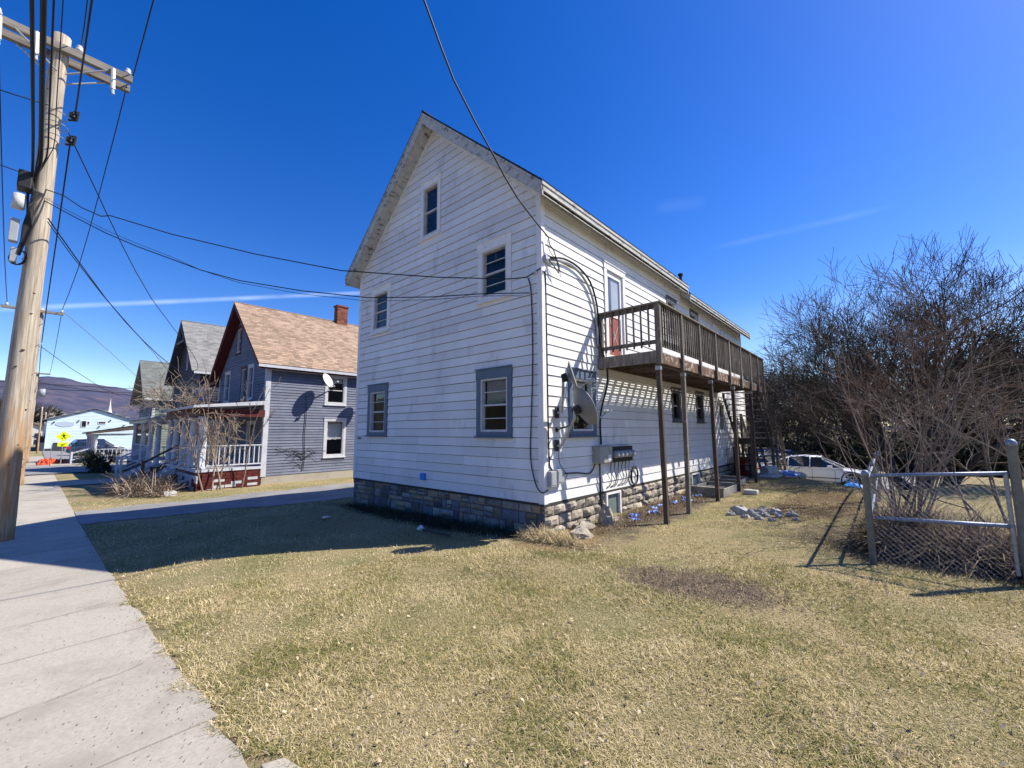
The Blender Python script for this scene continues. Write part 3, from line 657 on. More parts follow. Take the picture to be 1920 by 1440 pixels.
# frieze boards following the rake
for sg in (0, 1):
    mb = MB(); a = (0, ZT); b = (HW/2, ZT+SL*HW/2)
    f = (lambda u: HW-u) if sg else (lambda u: u)
    P = [(f(a[0]), a[1]-.14), (f(b[0]), b[1]-.14), (f(b[0]), b[1]+.02), (f(a[0]), a[1]+.02)]
    mb.prism([G.p(p[0], p[1], .004) for p in P], G.N*.022, .4); mb.build('frieze_board', 'white_trim', house)
mb = MB()
for u in np.arange(.1, HL, 2.4): S.box(mb, float(u)-.1, min(HL, float(u)+2.3), 5.99, 6.17, .004, .028)
mb.build('frieze_board', 'white_trim', house)
# foundation
stone_wall(G, 0, HW, -.62, ZB-.01, house, ['stone', 'stone_b', 'stone_c'], (.10, .27), (.12, .46), .020, 4, rough=.008)
stone_wall(S, 0, HL, -.45, ZB-.02, house, 'stone_light', (.17, .24), (.28, .52), .055, 5, openings=[(2.1, 2.8, -.45, ZB), (7.3, 8.1, -.45, ZB)], rough=.022)
mb = MB(); mb.box(PX-HW, PY+.02, -.45, PX-HW+.02, PY+HL, ZB); mb.box(PX-HW, PY+HL-.04, -.45, PX-.02, PY+HL-.02, ZB); mb.build('foundation', 'mortar', house)
mb = MB(); mb.box(PX-.03, PY-.04, ZB-.035, PX+.03, PY+HL, ZB-.004); mb.box(PX-HW, PY-.03, ZB-.035, PX-.032, PY+.03, ZB-.004); mb.build('sill_beam', 'gap', house)
# windows
window(G, *wins_g[0][:2], *wins_g[0][2:], .115, house, 'blue_trim', .19, storm=True, fill=('brown_blind', .62), label='blue framed window near the corner', proud=.035)
window(G, *wins_g[1][:2], *wins_g[1][2:], .115, house, 'blue_trim', .19, storm=True, label='blue framed window at the far end', proud=.035)
window(G, *wins_g[2][:2], *wins_g[2][2:], .125, house, 'white_trim', .19, storm=True)
window(G, *wins_g[3][:2], *wins_g[3][2:], .125, house, 'white_trim', .17, storm=True)
window(G, *wins_g[4][:2], *wins_g[4][2:], .095, house, 'white_trim', .15, label='attic window under the gable peak')
window(S, *wins_s[0][:2], *wins_s[0][2:], .12, house, 'blue_trim', .18, fill=('curtain', .45), label='blue framed window behind the satellite dishes', proud=.035)
window(S, *wins_s[1][:2], *wins_s[1][2:], .07, house, 'grey_trim', .1, sashm='grey_trim'); window(S, *wins_s[2][:2], *wins_s[2][2:], .07, house, 'grey_trim', .1, sashm='grey_trim')
window(S, *wins_s[3][:2], *wins_s[3][2:], .11, house, 'white_trim', .14)
for k in (5, 6): window(S, *wins_s[k][:2], *wins_s[k][2:], .05, house, 'grey_trim', .06, sashm='sash', fill=('curtain', .5))
# blanked-off opening upstairs
mb = MB(); u0, u1, z0, z1 = wins_s[7]
S.box(mb, u0, u1, z0, z1, -.02, .008); [S.box(mb, *q, .009, .03) for q in ((u0, u0+.03, z0, z1), (u1-.03, u1, z0, z1), (u0, u1, z1-.03, z1))]
w = mb.build('window_board', 'white_trim', house)
# upper door onto the deck
u0, u1, z0, z1 = wins_s[4]; mb = MB(); c = .11
S.box(mb, u0, u0+c, z0, z1-.14, -.02, .035); S.box(mb, u1-c, u1, z0, z1-.14, -.02, .035); S.box(mb, u0-.01, u1+.01, z1-.14, z1, -.02, .042); S.box(mb, u0-.02, u1+.02, z1, z1+.02, -.02, .06)
dfr = mb.build('door_frame', 'white_trim', house, bevel=.003)
a, b = u0+c, u1-c; mb = MB()
S.box(mb, a, a+.10, z0+.02, z1-.15, -.05, -.005); S.box(mb, b-.10, b, z0+.02, z1-.15, -.05, -.005); S.box(mb, a+.1, b-.1, z1-.27, z1-.15, -.05, -.005); S.box(mb, a+.1, b-.1, z0+.02, z0+.16, -.05, -.005); S.box(mb, a+.1, b-.1, z0+1.06, z0+1.15, -.05, -.005)
door = mb.build('door', 'white_trim', house, bevel=.003)
mb = MB(); mb.quad(S.p(a+.1, z0+1.15, -.02), S.p(b-.1, z0+1.15, -.02), S.p(b-.1, z1-.27, -.02), S.p(a+.1, z1-.27, -.02)); mb.build('pane', 'glass', door)
mb = MB(); S.box(mb, a+.1, b-.1, z0+1.16, z1-.28, -.049, -.04); mb.build('door_curtain', 'curtain', door)
mb = MB(); S.box(mb, a+.1, b-.1, z0+.16, z0+1.06, -.04, -.02)
mb.build('door_panel', mat('red_brown_door', (.33, .085, .05), (.24, .06, .04), 8, .6, .1), door)
mb = MB(); zc = z0+.61; uc = (a+b)/2
for (p, q) in (((a+.12, z0+.18), (uc, zc)), ((uc, zc), (b-.12, z0+.18)), ((a+.12, z0+1.04), (uc, zc)), ((uc, zc), (b-.12, z0+1.04)), ((uc-.1, z0+.2), (uc-.1, z0+1.04))):
    mb.bar(S.p(*p, -.016), S.p(*q, -.016), .012, .01, up=(1, 0, 0))
mb.build('door_moulding', 'sash', door)
# basement lights
for (u0, u1) in ((2.12, 2.78), (7.32, 8.08)):
    mb = MB(); z0, z1 = -.24, ZB-.04
    S.box(mb, u0, u0+.06, z0, z1, -.06, .03); S.box(mb, u1-.06, u1, z0, z1, -.06, .03); S.box(mb, u0+.06, u1-.06, z1-.05, z1, -.06, .03); S.box(mb, u0+.06, u1-.06, z0, z0+.05, -.06, .03)
    w = mb.build('basement_window', 'white_trim', house, bevel=.003); mb = MB()
    S.box(mb, u0+.06, u1-.06, z0+.05, z1-.05, -.05, -.03); mb.build('pane', mat('dusty_pane', (.16, .21, .20), (.12, .16, .16), 3, .3, 0, spec=.6), w)
    mb = MB(); S.box(mb, u0-.1, u1+.1, z0-.15, z0-.002, -.05, .08); mb.build('sill', 'concrete', w)
# roofs
gable_roof(house, -11.42, -4.25, 6.10, 6.10, -7.85, 9.37, PY-.36, 13.05, 'shingle_black', 'rake', .33, .17, .5, 21, soffit='rake', fasc=.15)
gable_roof(house, -11.42, -4.22, 5.86, 5.86, -7.85, 9.05, 13.06, PY+HL+.35, 'shingle_black', 'rake', .30, .17, .5, 22, soffit='rake', fasc=.13)
mb = MB(); mb.tube([(-5.9, 17.2, 7.0), (-5.9, 17.2, 8.02)], .06, 10); mb.tube([(-5.9, 17.2, 8.0), (-5.9, 17.2, 8.08)], .1, 10); mb.build('vent_pipe', 'black', house)
mb = MB(); G.box(mb, 3.35, 3.5, .55, .70, .012, .07); mb.build('vent_hood', 'tarp', house, bevel=.006)
mb = MB(); G.box(mb, 6.28, 6.45, 1.44, 1.49, .013, .022)
mb.build('number_plate', 'grey_trim', house)

# ------------------------------------------------------------------ deck
DX = -3.19; DY0 = PY+1.96; DY1 = 17.12; FZ = 3.2; FY1 = 16.55
deck = empty('wooden_deck', (PX+.7, (DY0+DY1)/2, -.15), 0, 'long weathered second floor deck on thin posts along the white house', 'deck')
rg = random.Random(9)
mb = MB(); nb = 9; x = PX+.60; bw = (DX-.02-x)/6
for i in range(6):
    y = DY0+.02
    while y < FY1:
        y2 = min(FY1, y+rg.uniform(2.4, 3.6)); mb.box(x+bw*i+.001, y, FZ-.03, x+bw*(i+1)-.001, y2-.003, FZ+rg.uniform(-.001, .001), rg.random()); y = y2
mb.box(PX+.03, DY0+.02, FZ-.03, PX+.235, FY1, FZ, .4)
mb.build('floor_boards', 'deck_floor', deck)
mb = MB()                                                     # slats added in the floor by the wall, shaped to cast light dashes
for k in range(9):
    xx = PX+.245+k*.0395+(.012 if k > 4 else 0)
    mb.box(xx, DY0+.05, FZ-.012, xx+.0165, FY1, FZ-.002, rg.random())
mb.build('light_dash_slats', 'wood', deck)
mb = MB(); y = DY0+.30
while y < FY1: mb.box(PX+.045, y, FZ-.17, DX-.05, y+.038, FZ-.034, rg.random()); y += .345
mb.box(PX+.022, DY0+.04, FZ-.20, PX+.042, FY1, FZ-.034); mb.build('joists', 'wood_dark', deck)
mb = MB(); mb.box(PX+.02, DY0-.04, FZ-.24, DX+.03, DY0, FZ-.004, .9); mb.build('end_beam', 'wood', deck, bevel=.004)
mb = MB(); y = DY0
for L in (2.4, 3.0, 3.1, 4): mb.box(DX-.04, y+.002, FZ-.245, DX, min(FY1+.3, y+L), FZ-.032, rg.random()); y += L
mb.build('side_beam', 'wood_beam', deck, bevel=.004)
mb = MB(); mb.box(DX-.13, DY0+.03, FZ-.28, DX-.045, FY1+.2, FZ-.172); mb.build('under_beam', 'wood_dark', deck)
ysup = [8.06, 9.40, 11.35, 13.42, 15.55]
for i, y in enumerate(ysup):
    mb = MB(); x = DX-.085; mb.tone = (.35, .8, .3, .4, .35)[i]
    lean = (.03, -.02, .015, .0, 0)[i]
    g = h(x, y); mb.bar((x+lean, y, g-.1), (x, y, FZ-.29), .085, .085, up=(0, 1, 0))
    o = mb.build('support_post', 'wood_dark' if i != 1 else 'wood', deck, bevel=.006)
    mb = MB(); mb.box(x-.05, y-.047, FZ-.37, x+.05, y+.047, FZ-.285); mb.build('post_cap', 'metal', o)
yr = [DY0, 9.08, 10.25, 11.5, 12.75, 14.0, 15.2, 16.25, 17.1]
RT_ = 4.17
for i, y in enumerate(yr):
    mb = MB(); mb.tone = rg.uniform(.3, .8)
    if i == 0: mb.box(DX-.06, y-.045, FZ-.27, DX+.045, y+.05, RT_-.032)
    else: mb.box(DX+.002, y-.043, FZ-.30+rg.uniform(-.02, .02), DX+.06, y+.043, RT_-.032)
    mb.build('rail_post', 'wood', deck, bevel=.005)
mb = MB(); mb.box(PX+.03, DY0-.02, FZ-.26, PX+.13, DY0+.06, RT_-.032); mb.build('rail_post', 'wood', deck, bevel=.005)
mb = MB(); yy = DY0-.06
for a, b in ((0, 3), (3, 5), (5, 8)):
    mb.box(DX-.075, yy if a == 0 else yr[a]+.002, RT_-.03, DX+.075, yr[b]+(.06 if b == 8 else 0), RT_, rg.random())
mb.box(PX+.02, DY0-.055, RT_-.03, DX-.077, DY0+.065, RT_, .7); mb.build('hand_rail', 'wood', deck, bevel=.004)
mb = MB()
for zz in (RT_-.125, FZ+.135):
    mb = MB(); [mb.box(DX-.036, a+.003, zz, DX-.001, b-.003, zz+.085, rg.random()) for a, b in zip(yr[:-1], yr[1:])]
    mb.build('side_rail', 'wood', deck)
for zz in (RT_-.12, FZ+.14):
    mb = MB(); mb.box(PX+.13, DY0+.0, zz, DX-.06, DY0+.035, zz+.08, rg.random()); mb.build('side_rail', 'wood', deck, bevel=.003)
bal = None
def baluster(x, y, w=.034, w2=.024):
    mb = MB(); mb.tone = rg.random(); mb.box(x-w/2, y-w2/2, FZ+.08, x+w/2, y+w2/2, RT_-.031); return mb.build('baluster', 'wood', deck)
for a, b in zip(yr[:-1], yr[1:]):
    n = 8
    for k in range(n): baluster(DX+.019, a+.05+(b-a-.1)*(k+.7)/(n+.4))
for k in range(7): baluster(PX+.22+k*.158, DY0-.019, .028, .034)

# ------------------------------------------------------------------ stairs
st = empty('wooden_staircase', (-3.9, 18.4, -.1), 0, 'weathered wooden stairs with landing running down from the far end of the deck', 'staircase')
XA, XB = -4.40, -3.30
def flight(y0, z0, y1, z1, n):
    for sx in (XA, XB):
        mb = MB(); P = [(sx, y0, z0-.02)]
        for k in range(n):
            yy = y0+(y1-y0)*k/n; yn = y0+(y1-y0)*(k+1)/n; zz = z0+(z1-z0)*(k+1)/n
            P += [(sx, yy, zz-.025), (sx, yn, zz-.025)]
        P += [(sx, y1, z1-.28), (sx, y0, z0-.34)]
        # concave outline: build as quads
        for k in range(n):
            yy = y0+(y1-y0)*k/n; yn = y0+(y1-y0)*(k+1)/n; zz = z0+(z1-z0)*(k+1)/n-.025
            la = z0-.36+(z1-z0)*k/n; lb = z0-.36+(z1-z0)*(k+1)/n
            mb.prism([(sx-.02, yy, la), (sx-.02, yn, lb), (sx-.02, yn, zz), (sx-.02, yy, zz)], (.04, 0, 0), .4)
        mb.build('stringer', 'wood_dark', st)
    mb = MB()
    for k in range(n):
        yy = y0+(y1-y0)*k/n; yn = y0+(y1-y0)*(k+1)/n; zz = z0+(z1-z0)*(k+1)/n
        mb.box(XA-.03, yy-.02, zz-.022, XB+.03, yn+.01, zz, rg.random())
    mb.build('treads', 'deck_floor', st)
flight(16.6, FZ, 18.3, 1.35, 9); flight(19.15, 1.35, 20.5, -.12, 7)
mb = MB()
for i in range(6): mb.box(XA-.05, 18.3+.142*i, 1.32, XB+.05, 18.3+.142*i+.136, 1.35, rg.random())
mb.box(XA-.05, 18.3, 1.10, XB+.05, 18.34, 1.318); mb.box(XB+.0, 18.342, 1.10, XB+.04, 19.11, 1.318); mb.build('landing', 'wood', st)
for (x, y, zt) in ((XB+.06, 18.3, 2.35), (XB+.06, 19.1, 2.32), (XA-.02, 19.1, 2.3), (XB+.06, 16.6, 4.15), (XB+.06, 20.5, .95), (XA-.02, 20.5, .95), (XA-.02, 18.35, 1.3), (XB-.35, 17.1, 2.6)):
    mb = MB(); mb.tone = rg.random(); mb.box(x-.045, y-.045, h(x, y)-.1 if y > 16.9 else 2.95, x+.045, y+.045, zt); mb.build('post', 'wood', st, bevel=.004)
def srail(x, ya, za, yb, zb, n):
    mb = MB(); mb.bar((x, ya, za), (x, yb, zb), .09, .035); mb.bar((x, ya, za-.75), (x, yb, zb-.75), .04, .08); mb.build('hand_rail', 'wood', st)
    for k in range(n):
        f = (k+.7)/(n+.4); y = ya+(yb-ya)*f; z = za+(zb-za)*f; mb = MB(); mb.tone = rg.random(); mb.box(x-.017, y-.017, z-.85, x+.017, y+.017, z-.01); mb.build('baluster', 'wood', st)
srail(XB+.07, 16.65, 4.12, 18.3, 2.3, 9); srail(XB+.07, 18.3, 2.36, 19.1, 2.36, 7); srail(XB+.07, 19.15, 2.25, 20.5, .9, 7); srail(XA-.03, 19.15, 2.25, 20.5, .9, 6)

# ------------------------------------------------------------------ satellite dishes
def dish(name, pos, wallpt, face, rad, m, label, lnb=True, group='satellite dishes', armlen=.5):
    t = empty(name, wallpt, 0, label, 'satellite dish', group)
    fz = Vector(face).normalized(); q = fz.to_track_quat('Z', 'Y'); P = Vector(pos)
    mb = MB(); V = []; nr, na = 5, 28
    for side in (0, 1):
        for j in range(nr+1):
            r = rad*j/nr
            for k in range(na):
                a = 2*math.pi*k/na; z = .32*r*r/rad-.012*side
                V.append(P+q@Vector((r*.92*math.cos(a), r*math.sin(a), z)))
    n1 = (nr+1)*na
    Fc = [(j*na+k, j*na+(k+1) % na, (j+1)*na+(k+1) % na, (j+1)*na+k) for j in range(nr) for k in range(na)]
    Fc += [(n1+j*na+k, n1+(j+1)*na+k, n1+(j+1)*na+(k+1) % na, n1+j*na+(k+1) % na) for j in range(nr) for k in range(na)]
    Fc += [(nr*na+k, nr*na+(k+1) % na, n1+nr*na+(k+1) % na, n1+nr*na+k) for k in range(na)]
    mb.add(V, Fc, .5); mb.build('reflector', m, t, smooth=True)
    back = P-fz*.03
    mb = MB(); mb.tube([back, back-fz*.10], [.085, .07], 10); mb.bar(back-fz*.06+q@Vector((-.09, 0, 0)), back-fz*.06+q@Vector((.09, 0, 0)), .05, .1); mb.build('bracket', 'black', t)
    W_ = Vector(wallpt); mb = MB(); out_ = Vector(wallpt)+(P-W_).project(Vector(armdir))*.35
    mb.tube([W_, W_+Vector(armdir)*.12, back-fz*.08+Vector((0, 0, -.12)), back-fz*.08], .024, 8); mb.build('mast', 'metal', t)
    mb = MB(); u = Vector((0, 0, 1)).cross(Vector(armdir)); mb.bar(W_-Vector((0, 0, .1))+Vector(armdir)*.008, W_+Vector((0, 0, .1))+Vector(armdir)*.008, .12, .016, up=armdir); mb.build('wall_plate', 'black', t)
    if lnb:
        b0 = P+q@Vector((0, -rad*.97, 0)); e = P+q@Vector((0, -rad*.75, rad*1.45))
        mb = MB(); mb.tube([b0-fz*.02, e], .014, 6); mb.build('feed_arm', 'metal', t)
        mb = MB(); mb.bar(e+q@Vector((-.07, 0, 0)), e+q@Vector((.07, 0, 0)), .05, .06); mb.tube([e+q@Vector((-.04, 0, .0)), e+q@Vector((-.04, .02, -.09))], .03, 8); mb.tube([e+q@Vector((.04, 0, 0)), e+q@Vector((.04, .02, -.09))], .03, 8); mb.build('receiver', 'grey_box', t)
    return t
armdir = (1, 0, 0)
dish('satellite_dish', (-4.02, 6.02, 2.58), (PX+.03, 6.34, 1.98), (.85, .47, .28), .25, 'dish', 'small edge-on grey satellite dish, upper of two at the white house corner')
dish('satellite_dish', (-3.96, 6.24, 2.03), (PX+.03, 6.32, 1.38), (.45, .80, .42), .36, 'dish', 'larger grey satellite dish in front of the blue side window of the white house')
mb = MB(); mb.tube([(PX+.02, 6.35, 1.66), (-4.1, 6.30, 1.78)], .012, 6); mb.tube([(PX+.018, 6.35, 1.66), (PX+.03, 6.35, 1.66)], .04, 8)
tag(mb.build('brace_rod', 'black'), 'thin black stay rod bracing the lower satellite dish to the white wall', 'rod')

# ------------------------------------------------------------------ electric service
ms = empty('electric_meter_bank', (PX+.02, PY+2.3, .9), 0, 'beige box with five round glass meters in a black trough on the white wall', 'electric meters')
mb = MB(); mb.box(PX+.016, PY+1.62, .99, PX+.20, PY+2.12, 1.33); mb.build('service_box', 'meter_box', ms, bevel=.008)
mb = MB(); mb.box(PX+.201, PY+1.93, 1.03, PX+.206, PY+2.05, 1.15); mb.build('warning_label', 'sign_white', ms)
mb = MB(); mb.box(PX+.016, PY+2.125, .97, PX+.13, PY+3.20, 1.30); mb.build('meter_trough', 'black', ms, bevel=.006)
for k in range(5):
    y = PY+2.32+k*.19
    mb = MB(); mb.lathe([(.078, .13), (.08, .15), (.075, .2), (.06, .235), (.03, .245)], (PX, y, 1.14), 16, 'x'); o = mb.build('meter', 'grey_box', ms, smooth=True)
    mb = MB(); mb.box(PX+.236, y-.035, 1.12, PX+.248, y+.035, 1.17); mb.build('dial', 'junk_white', o)
mb = MB(); mb.box(PX+.016, PY+3.21, 1.02, PX+.07, PY+3.33, 1.2); mb.build('end_box', 'grey_box', ms, bevel=.005)
def cond(name, pts, r, m, label, cat='cable', parent=None, n=8, sub=3):
    P = [Vector(p) for p in pts]; Q = []
    for i in range(len(P)-1):
        p0, p1, p2, p3 = P[max(0, i-1)], P[i], P[i+1], P[min(len(P)-1, i+2)]
        for k in range(sub):
            t = k/sub; Q.append(.5*((2*p1)+(-p0+p2)*t+(2*p0-5*p1+4*p2-p3)*t*t+(-p0+3*p1-3*p2+p3)*t**3))
    Q.append(P[-1]); mb = MB(); mb.tube(Q, r, n); o = mb.build(name, m, parent, smooth=True)
    if label: tag(o, label, cat)
    return o
x = PX+.055
mastp = [(x, 6.10, 4.83), (x, 6.5, 4.92), (x, 6.9, 4.95), (x, 7.3, 4.84), (x, 7.6, 4.6), (x, 7.77, 4.25), (x, 7.83, 3.85), (x, 7.86, 3.45)]
o = cond('service_conduit', mastp, .026, 'grey_box', 'grey curved service conduit arching across the sunlit white wall to the deck', 'conduit')
mb = MB(); mb.lathe([(.05, 0), (.065, .05), (.05, .13), (.02, .16)], (x-.02, 6.04, 4.76), 10, 'z'); mb.build('weather_head', 'grey_box', o)
cond('service_cable', [(x+.05, 6.12, 4.86), (x+.03, 6.6, 4.99), (x+.03, 7.1, 4.97), (x+.03, 7.55, 4.78), (x+.03, 7.80, 4.35), (x+.03, 7.88, 3.8), (x+.06, 7.9, 3.4), (x+.12, 8.0, 3.0), (x+.1, 8.02, 2.6), (x+.03, 7.90, 2.15), (x, 7.86, 1.8), (x, 7.88, 1.36)], .021, 'cable', 'thick black cable dropping down the white wall past the deck end to the meter box')
cond('service_cable', [(x, 7.62, .98), (x-.02, 7.45, .80), (x-.03, 7.0, .84), (x-.03, 6.6, .86), (x-.03, 6.35, .88), (x-.03, 6.15, .98), (x-.03, 6.09, 1.3), (x-.03, 6.07, 3.2), (x-.03, 6.06, 4.3), (PX+.04, 6.03, 4.6)], .013, 'cable', 'thin black cable running down the sunny side of the white house corner')
cond('service_cable', [(PX-.30, PY-.035, 4.52), (PX-.22, PY-.035, 4.20), (PX-.2, PY-.035, 3.0), (PX-.24, PY-.04, 1.9), (PX-.27, PY-.04, 1.2), (PX-.16, PY-.05, .75), (PX-.02, PY-.06, .58), (PX+.05, PY+.05, .62)], .011, 'cable', 'thin black cable running down the shaded gable beside the corner board')
cond('service_cable', [(PX+.03, 6.4, 1.42), (PX+.05, 6.36, 1.1), (PX+.04, 6.5, .95), (PX+.05, 6.62, .82), (PX+.04, 6.45, .78)], .006, 'cable', 'very thin cable looping from the lower satellite dish down to the small grey boxes')
cond('service_cable', [(x, 7.80, .98), (x, 7.80, .6), (x-.02, 7.84, .3), (x, 7.83, .12)], .016, 'cable', 'black cable dropping from the beige meter box to the stone foundation')
for k in range(6):
    y = PY+2.27+k*.17; d = (.02, .05, -.03, .04, .02, -.04)[k]
    cond('meter_lead', [(PX+.08, y, .97), (PX+.05, y+.02, .8), (PX+.04, y+.06+d, .62), (PX+.035, y-.02+d, .48), (PX+.03, y-.12, .46)], .009, 'cable', None, parent=ms, n=6)
mb = MB()
for q in range(5):
    pts = [(PX+.05+.012*math.sin(q*2+a*.7), PY+3.42+(.155+.007*q)*math.cos(a)+.006*math.sin(q), .60+(.215-.006*q)*math.sin(a)+.006*math.cos(3*q+a)) for a in np.linspace(0, 2*math.pi, 29)]
    mb.tube(pts, .011, 6)
tag(mb.build('cable_coil', 'cable', smooth=True), 'coil of black cable hanging on the white wall beside the meters', 'cable')
for (y0, y1, z0, z1, lab) in ((6.03, 6.20, .67, .94, 'grey utility box nearest the corner of the white house'), (6.23, 6.44, .70, .96, 'square pale grey utility box, second from the corner of the white house')):
    mb = MB(); mb.box(PX+.015, y0, z0, PX+.11, y1, z1); o = mb.build('utility_box', 'grey_box', bevel=.008); tag(o, lab, 'utility box', 'small grey boxes on the corner of the white house')
    mb = MB(); mb.box(PX+.111, y0+.02, z0+.03, PX+.118, y1-.02, z1-.03); mb.build('lid', 'grey_box', o, bevel=.002)
mb = MB(); mb.tube([(PX-.08, PY-.02, 4.56), (PX-.08, PY-.09, 4.56)], .022, 8); tag(mb.build('cable_anchor', 'porcelain'), 'small round cable anchor on the gable wall by the corner', 'anchor')
# ------------------------------------------------------------------ neighbour houses
def shell(hs, x1, W_, y0, L, zb, ze, pitch, sid, seed, e=.115, wf=(), ws=(), found='concrete', corner='porch_white', base=-1.0, seg=(2.5, 4.5)):
    Gf = Fr((x1, y0, 0), (-1, 0, 0), (0, -1, 0)); Sf = Fr((x1, y0, 0), (0, 1, 0), (1, 0, 0))
    rk_ = lambda z: (0, W_) if z <= ze else ((z-ze)/pitch, W_-(z-ze)/pitch)
    lap_siding(Gf, W_, zb, ze+pitch*W_/2-.05, e, [hole(*w) for w in wf], rk_, 'wall', sid, hs, .020, seed, seg, .010)
    lap_siding(Sf, L, zb, ze, e, [hole(*w) for w in ws], None, 'wall', sid, hs, .020, seed+1, seg, .010)
    mb = MB(); mb.box(x1-W_, y0, zb, x1-W_+.02, y0+L, ze); mb.box(x1-W_+.02, y0+L-.02, zb, x1-.015, y0+L, ze); mb.prism([(x1-W_, y0+L, ze), (x1, y0+L, ze), (x1-W_/2, y0+L, ze+pitch*W_/2)], (0, -.02, 0)); mb.build('wall', sid, hs)
    mb = MB(); mb.box(x1-W_+.03, y0+.03, zb, x1-.03, y0+L-.05, zb+.05); mb.box(x1-W_+.03, y0+.03, (zb+ze)/2-.1, x1-.03, y0+L-.05, (zb+ze)/2); mb.box(x1-2, y0+.03, zb+.05, x1-1.95, y0+L-.05, ze); mb.box(x1-W_+.03, y0+2, zb+.05, x1-.03, y0+2.05, ze-.1); mb.build('floors', 'interior', hs)
    mb = MB(); mb.box(x1-W_+.02, y0+.02, base, x1-.0, y0+L-.02, zb-.001); mb.build('foundation', found, hs)
    mb = MB(); mb.box(x1-.0+.0005, y0-.02, zb-.02, x1+.024, y0+.17, ze-.02); mb.box(x1-.13, y0-.022, zb-.02, x1, y0-.0005, ze-.02); mb.box(x1+.001, y0+.171, ze-.16, x1+.022, y0+L, ze-.005); mb.build('corner_board', corner, hs)
    mb = MB(); mb.box(x1-W_, y0-.022, zb-.02, x1-W_+.13, y0-.0005, ze-.02); mb.build('corner_board', corner, hs)
    return Gf, Sf
def column(hs, x, y, z0, z1, r=.12, m='porch_white', sq=False):
    mb = MB()
    if sq: mb.box(x-r, y-r, z0, x+r, y+r, z1)
    else:
        mb.lathe([(r*1.25, z0), (r*1.25, z0+.07), (r, z0+.1), (r*1.02, z0+.9), (r*.86, z1-.14), (r*1.2, z1-.09), (r*1.25, z1)], (x, y, 0), 14)
    mb.build('column', m, hs, smooth=not sq)
def rail(hs, a, b, z, hgt=.85, n=9, m='porch_white', w=.035):
    a = Vector((*a, z)); b = Vector((*b, z)); mb = MB()
    mb.bar(a+Vector((0, 0, hgt)), b+Vector((0, 0, hgt)), .07, .045); mb.bar(a+Vector((0, 0, .12)), b+Vector((0, 0, .12)), .05, .05)
    for k in range(n): p = a.lerp(b, (k+.5)/n); mb.box(p.x-w/2, p.y-w/2, z+.145, p.x+w/2, p.y+w/2, z+hgt-.023)
    mb.build('railing', m, hs)
YF = 6.14
# slate blue house
h2 = empty('slate_blue_house', (-22.2, 11, -.4), 0, 'slate blue clapboard house with tan shingle roof, red trim and white front porch', 'house')
wf = [(3.55, 4.25, 5.35, 6.65), (4.9, 5.75, 3.05, 4.6), (1.55, 2.3, 3.05, 4.6), (2.5, 3.25, 3.05, 4.6), (1.0, 2.0, .45, 2.1), (3.2, 4.15, .3, 2.35), (4.9, 5.8, .8, 2.1)]
ws = [(2.42, 3.45, 2.86, 4.25), (2.45, 3.48, .50, 2.25), (6.5, 7.4, .5, 2.2), (6.5, 7.4, 2.9, 4.25)]
Gf, Sf = shell(h2, -18.92, 6.7, YF, 12.5, -.13, 4.36, .92, 'slate_siding', 31, .118, wf, ws)
for i, w in enumerate(wf): window(Gf, *w[:2], *w[2:], .09 if i else .07, h2, 'red_paint' if i in (0, 3) else 'porch_white', .1, sill=True, fill=('curtain', .3) if i in (2,) else None)
for i, w in enumerate(ws): window(Sf, *w[:2], *w[2:], .12, h2, 'porch_white', .13, fill=('curtain', .45) if i in (1, 2) else ('curtain', .8))
gable_roof(h2, -26.0, -18.60, 4.30, 4.40, -22.5, 7.72, YF-.42, YF+13, 'shingle_tan', 'red_paint', .26, .135, .24, 33, soffit='red_paint', fasc=.13)
mb = MB(); mb.box(-18.60+.003, YF-.42, 4.26, -18.57, YF+12.9, 4.37); mb.build('gutter', 'porch_white', h2)
mb = MB(); rg = random.Random(4); z = 6.7; k = 0
while z < 8.6:
    for s_ in range(3):
        for fx in range(2):
            a = .05*((k) % 2)
            mb.box(-22.70+.2*fx+.003, 10.6+.2*s_+.003, z+.003, -22.70+.2*fx+.197, 10.6+.2*s_+.197, z+.067, rg.random())
    z += .07; k += 1
mb.box(-22.69, 10.61, 6.7, -22.31, 11.19, 8.56, .1, 1); ch = mb.build('chimney', ['brick', 'mortar'], h2)
mb = MB(); mb.box(-22.74, 10.56, 8.58, -22.26, 11.24, 8.66, .3); mb.build('cap', 'brick', ch)
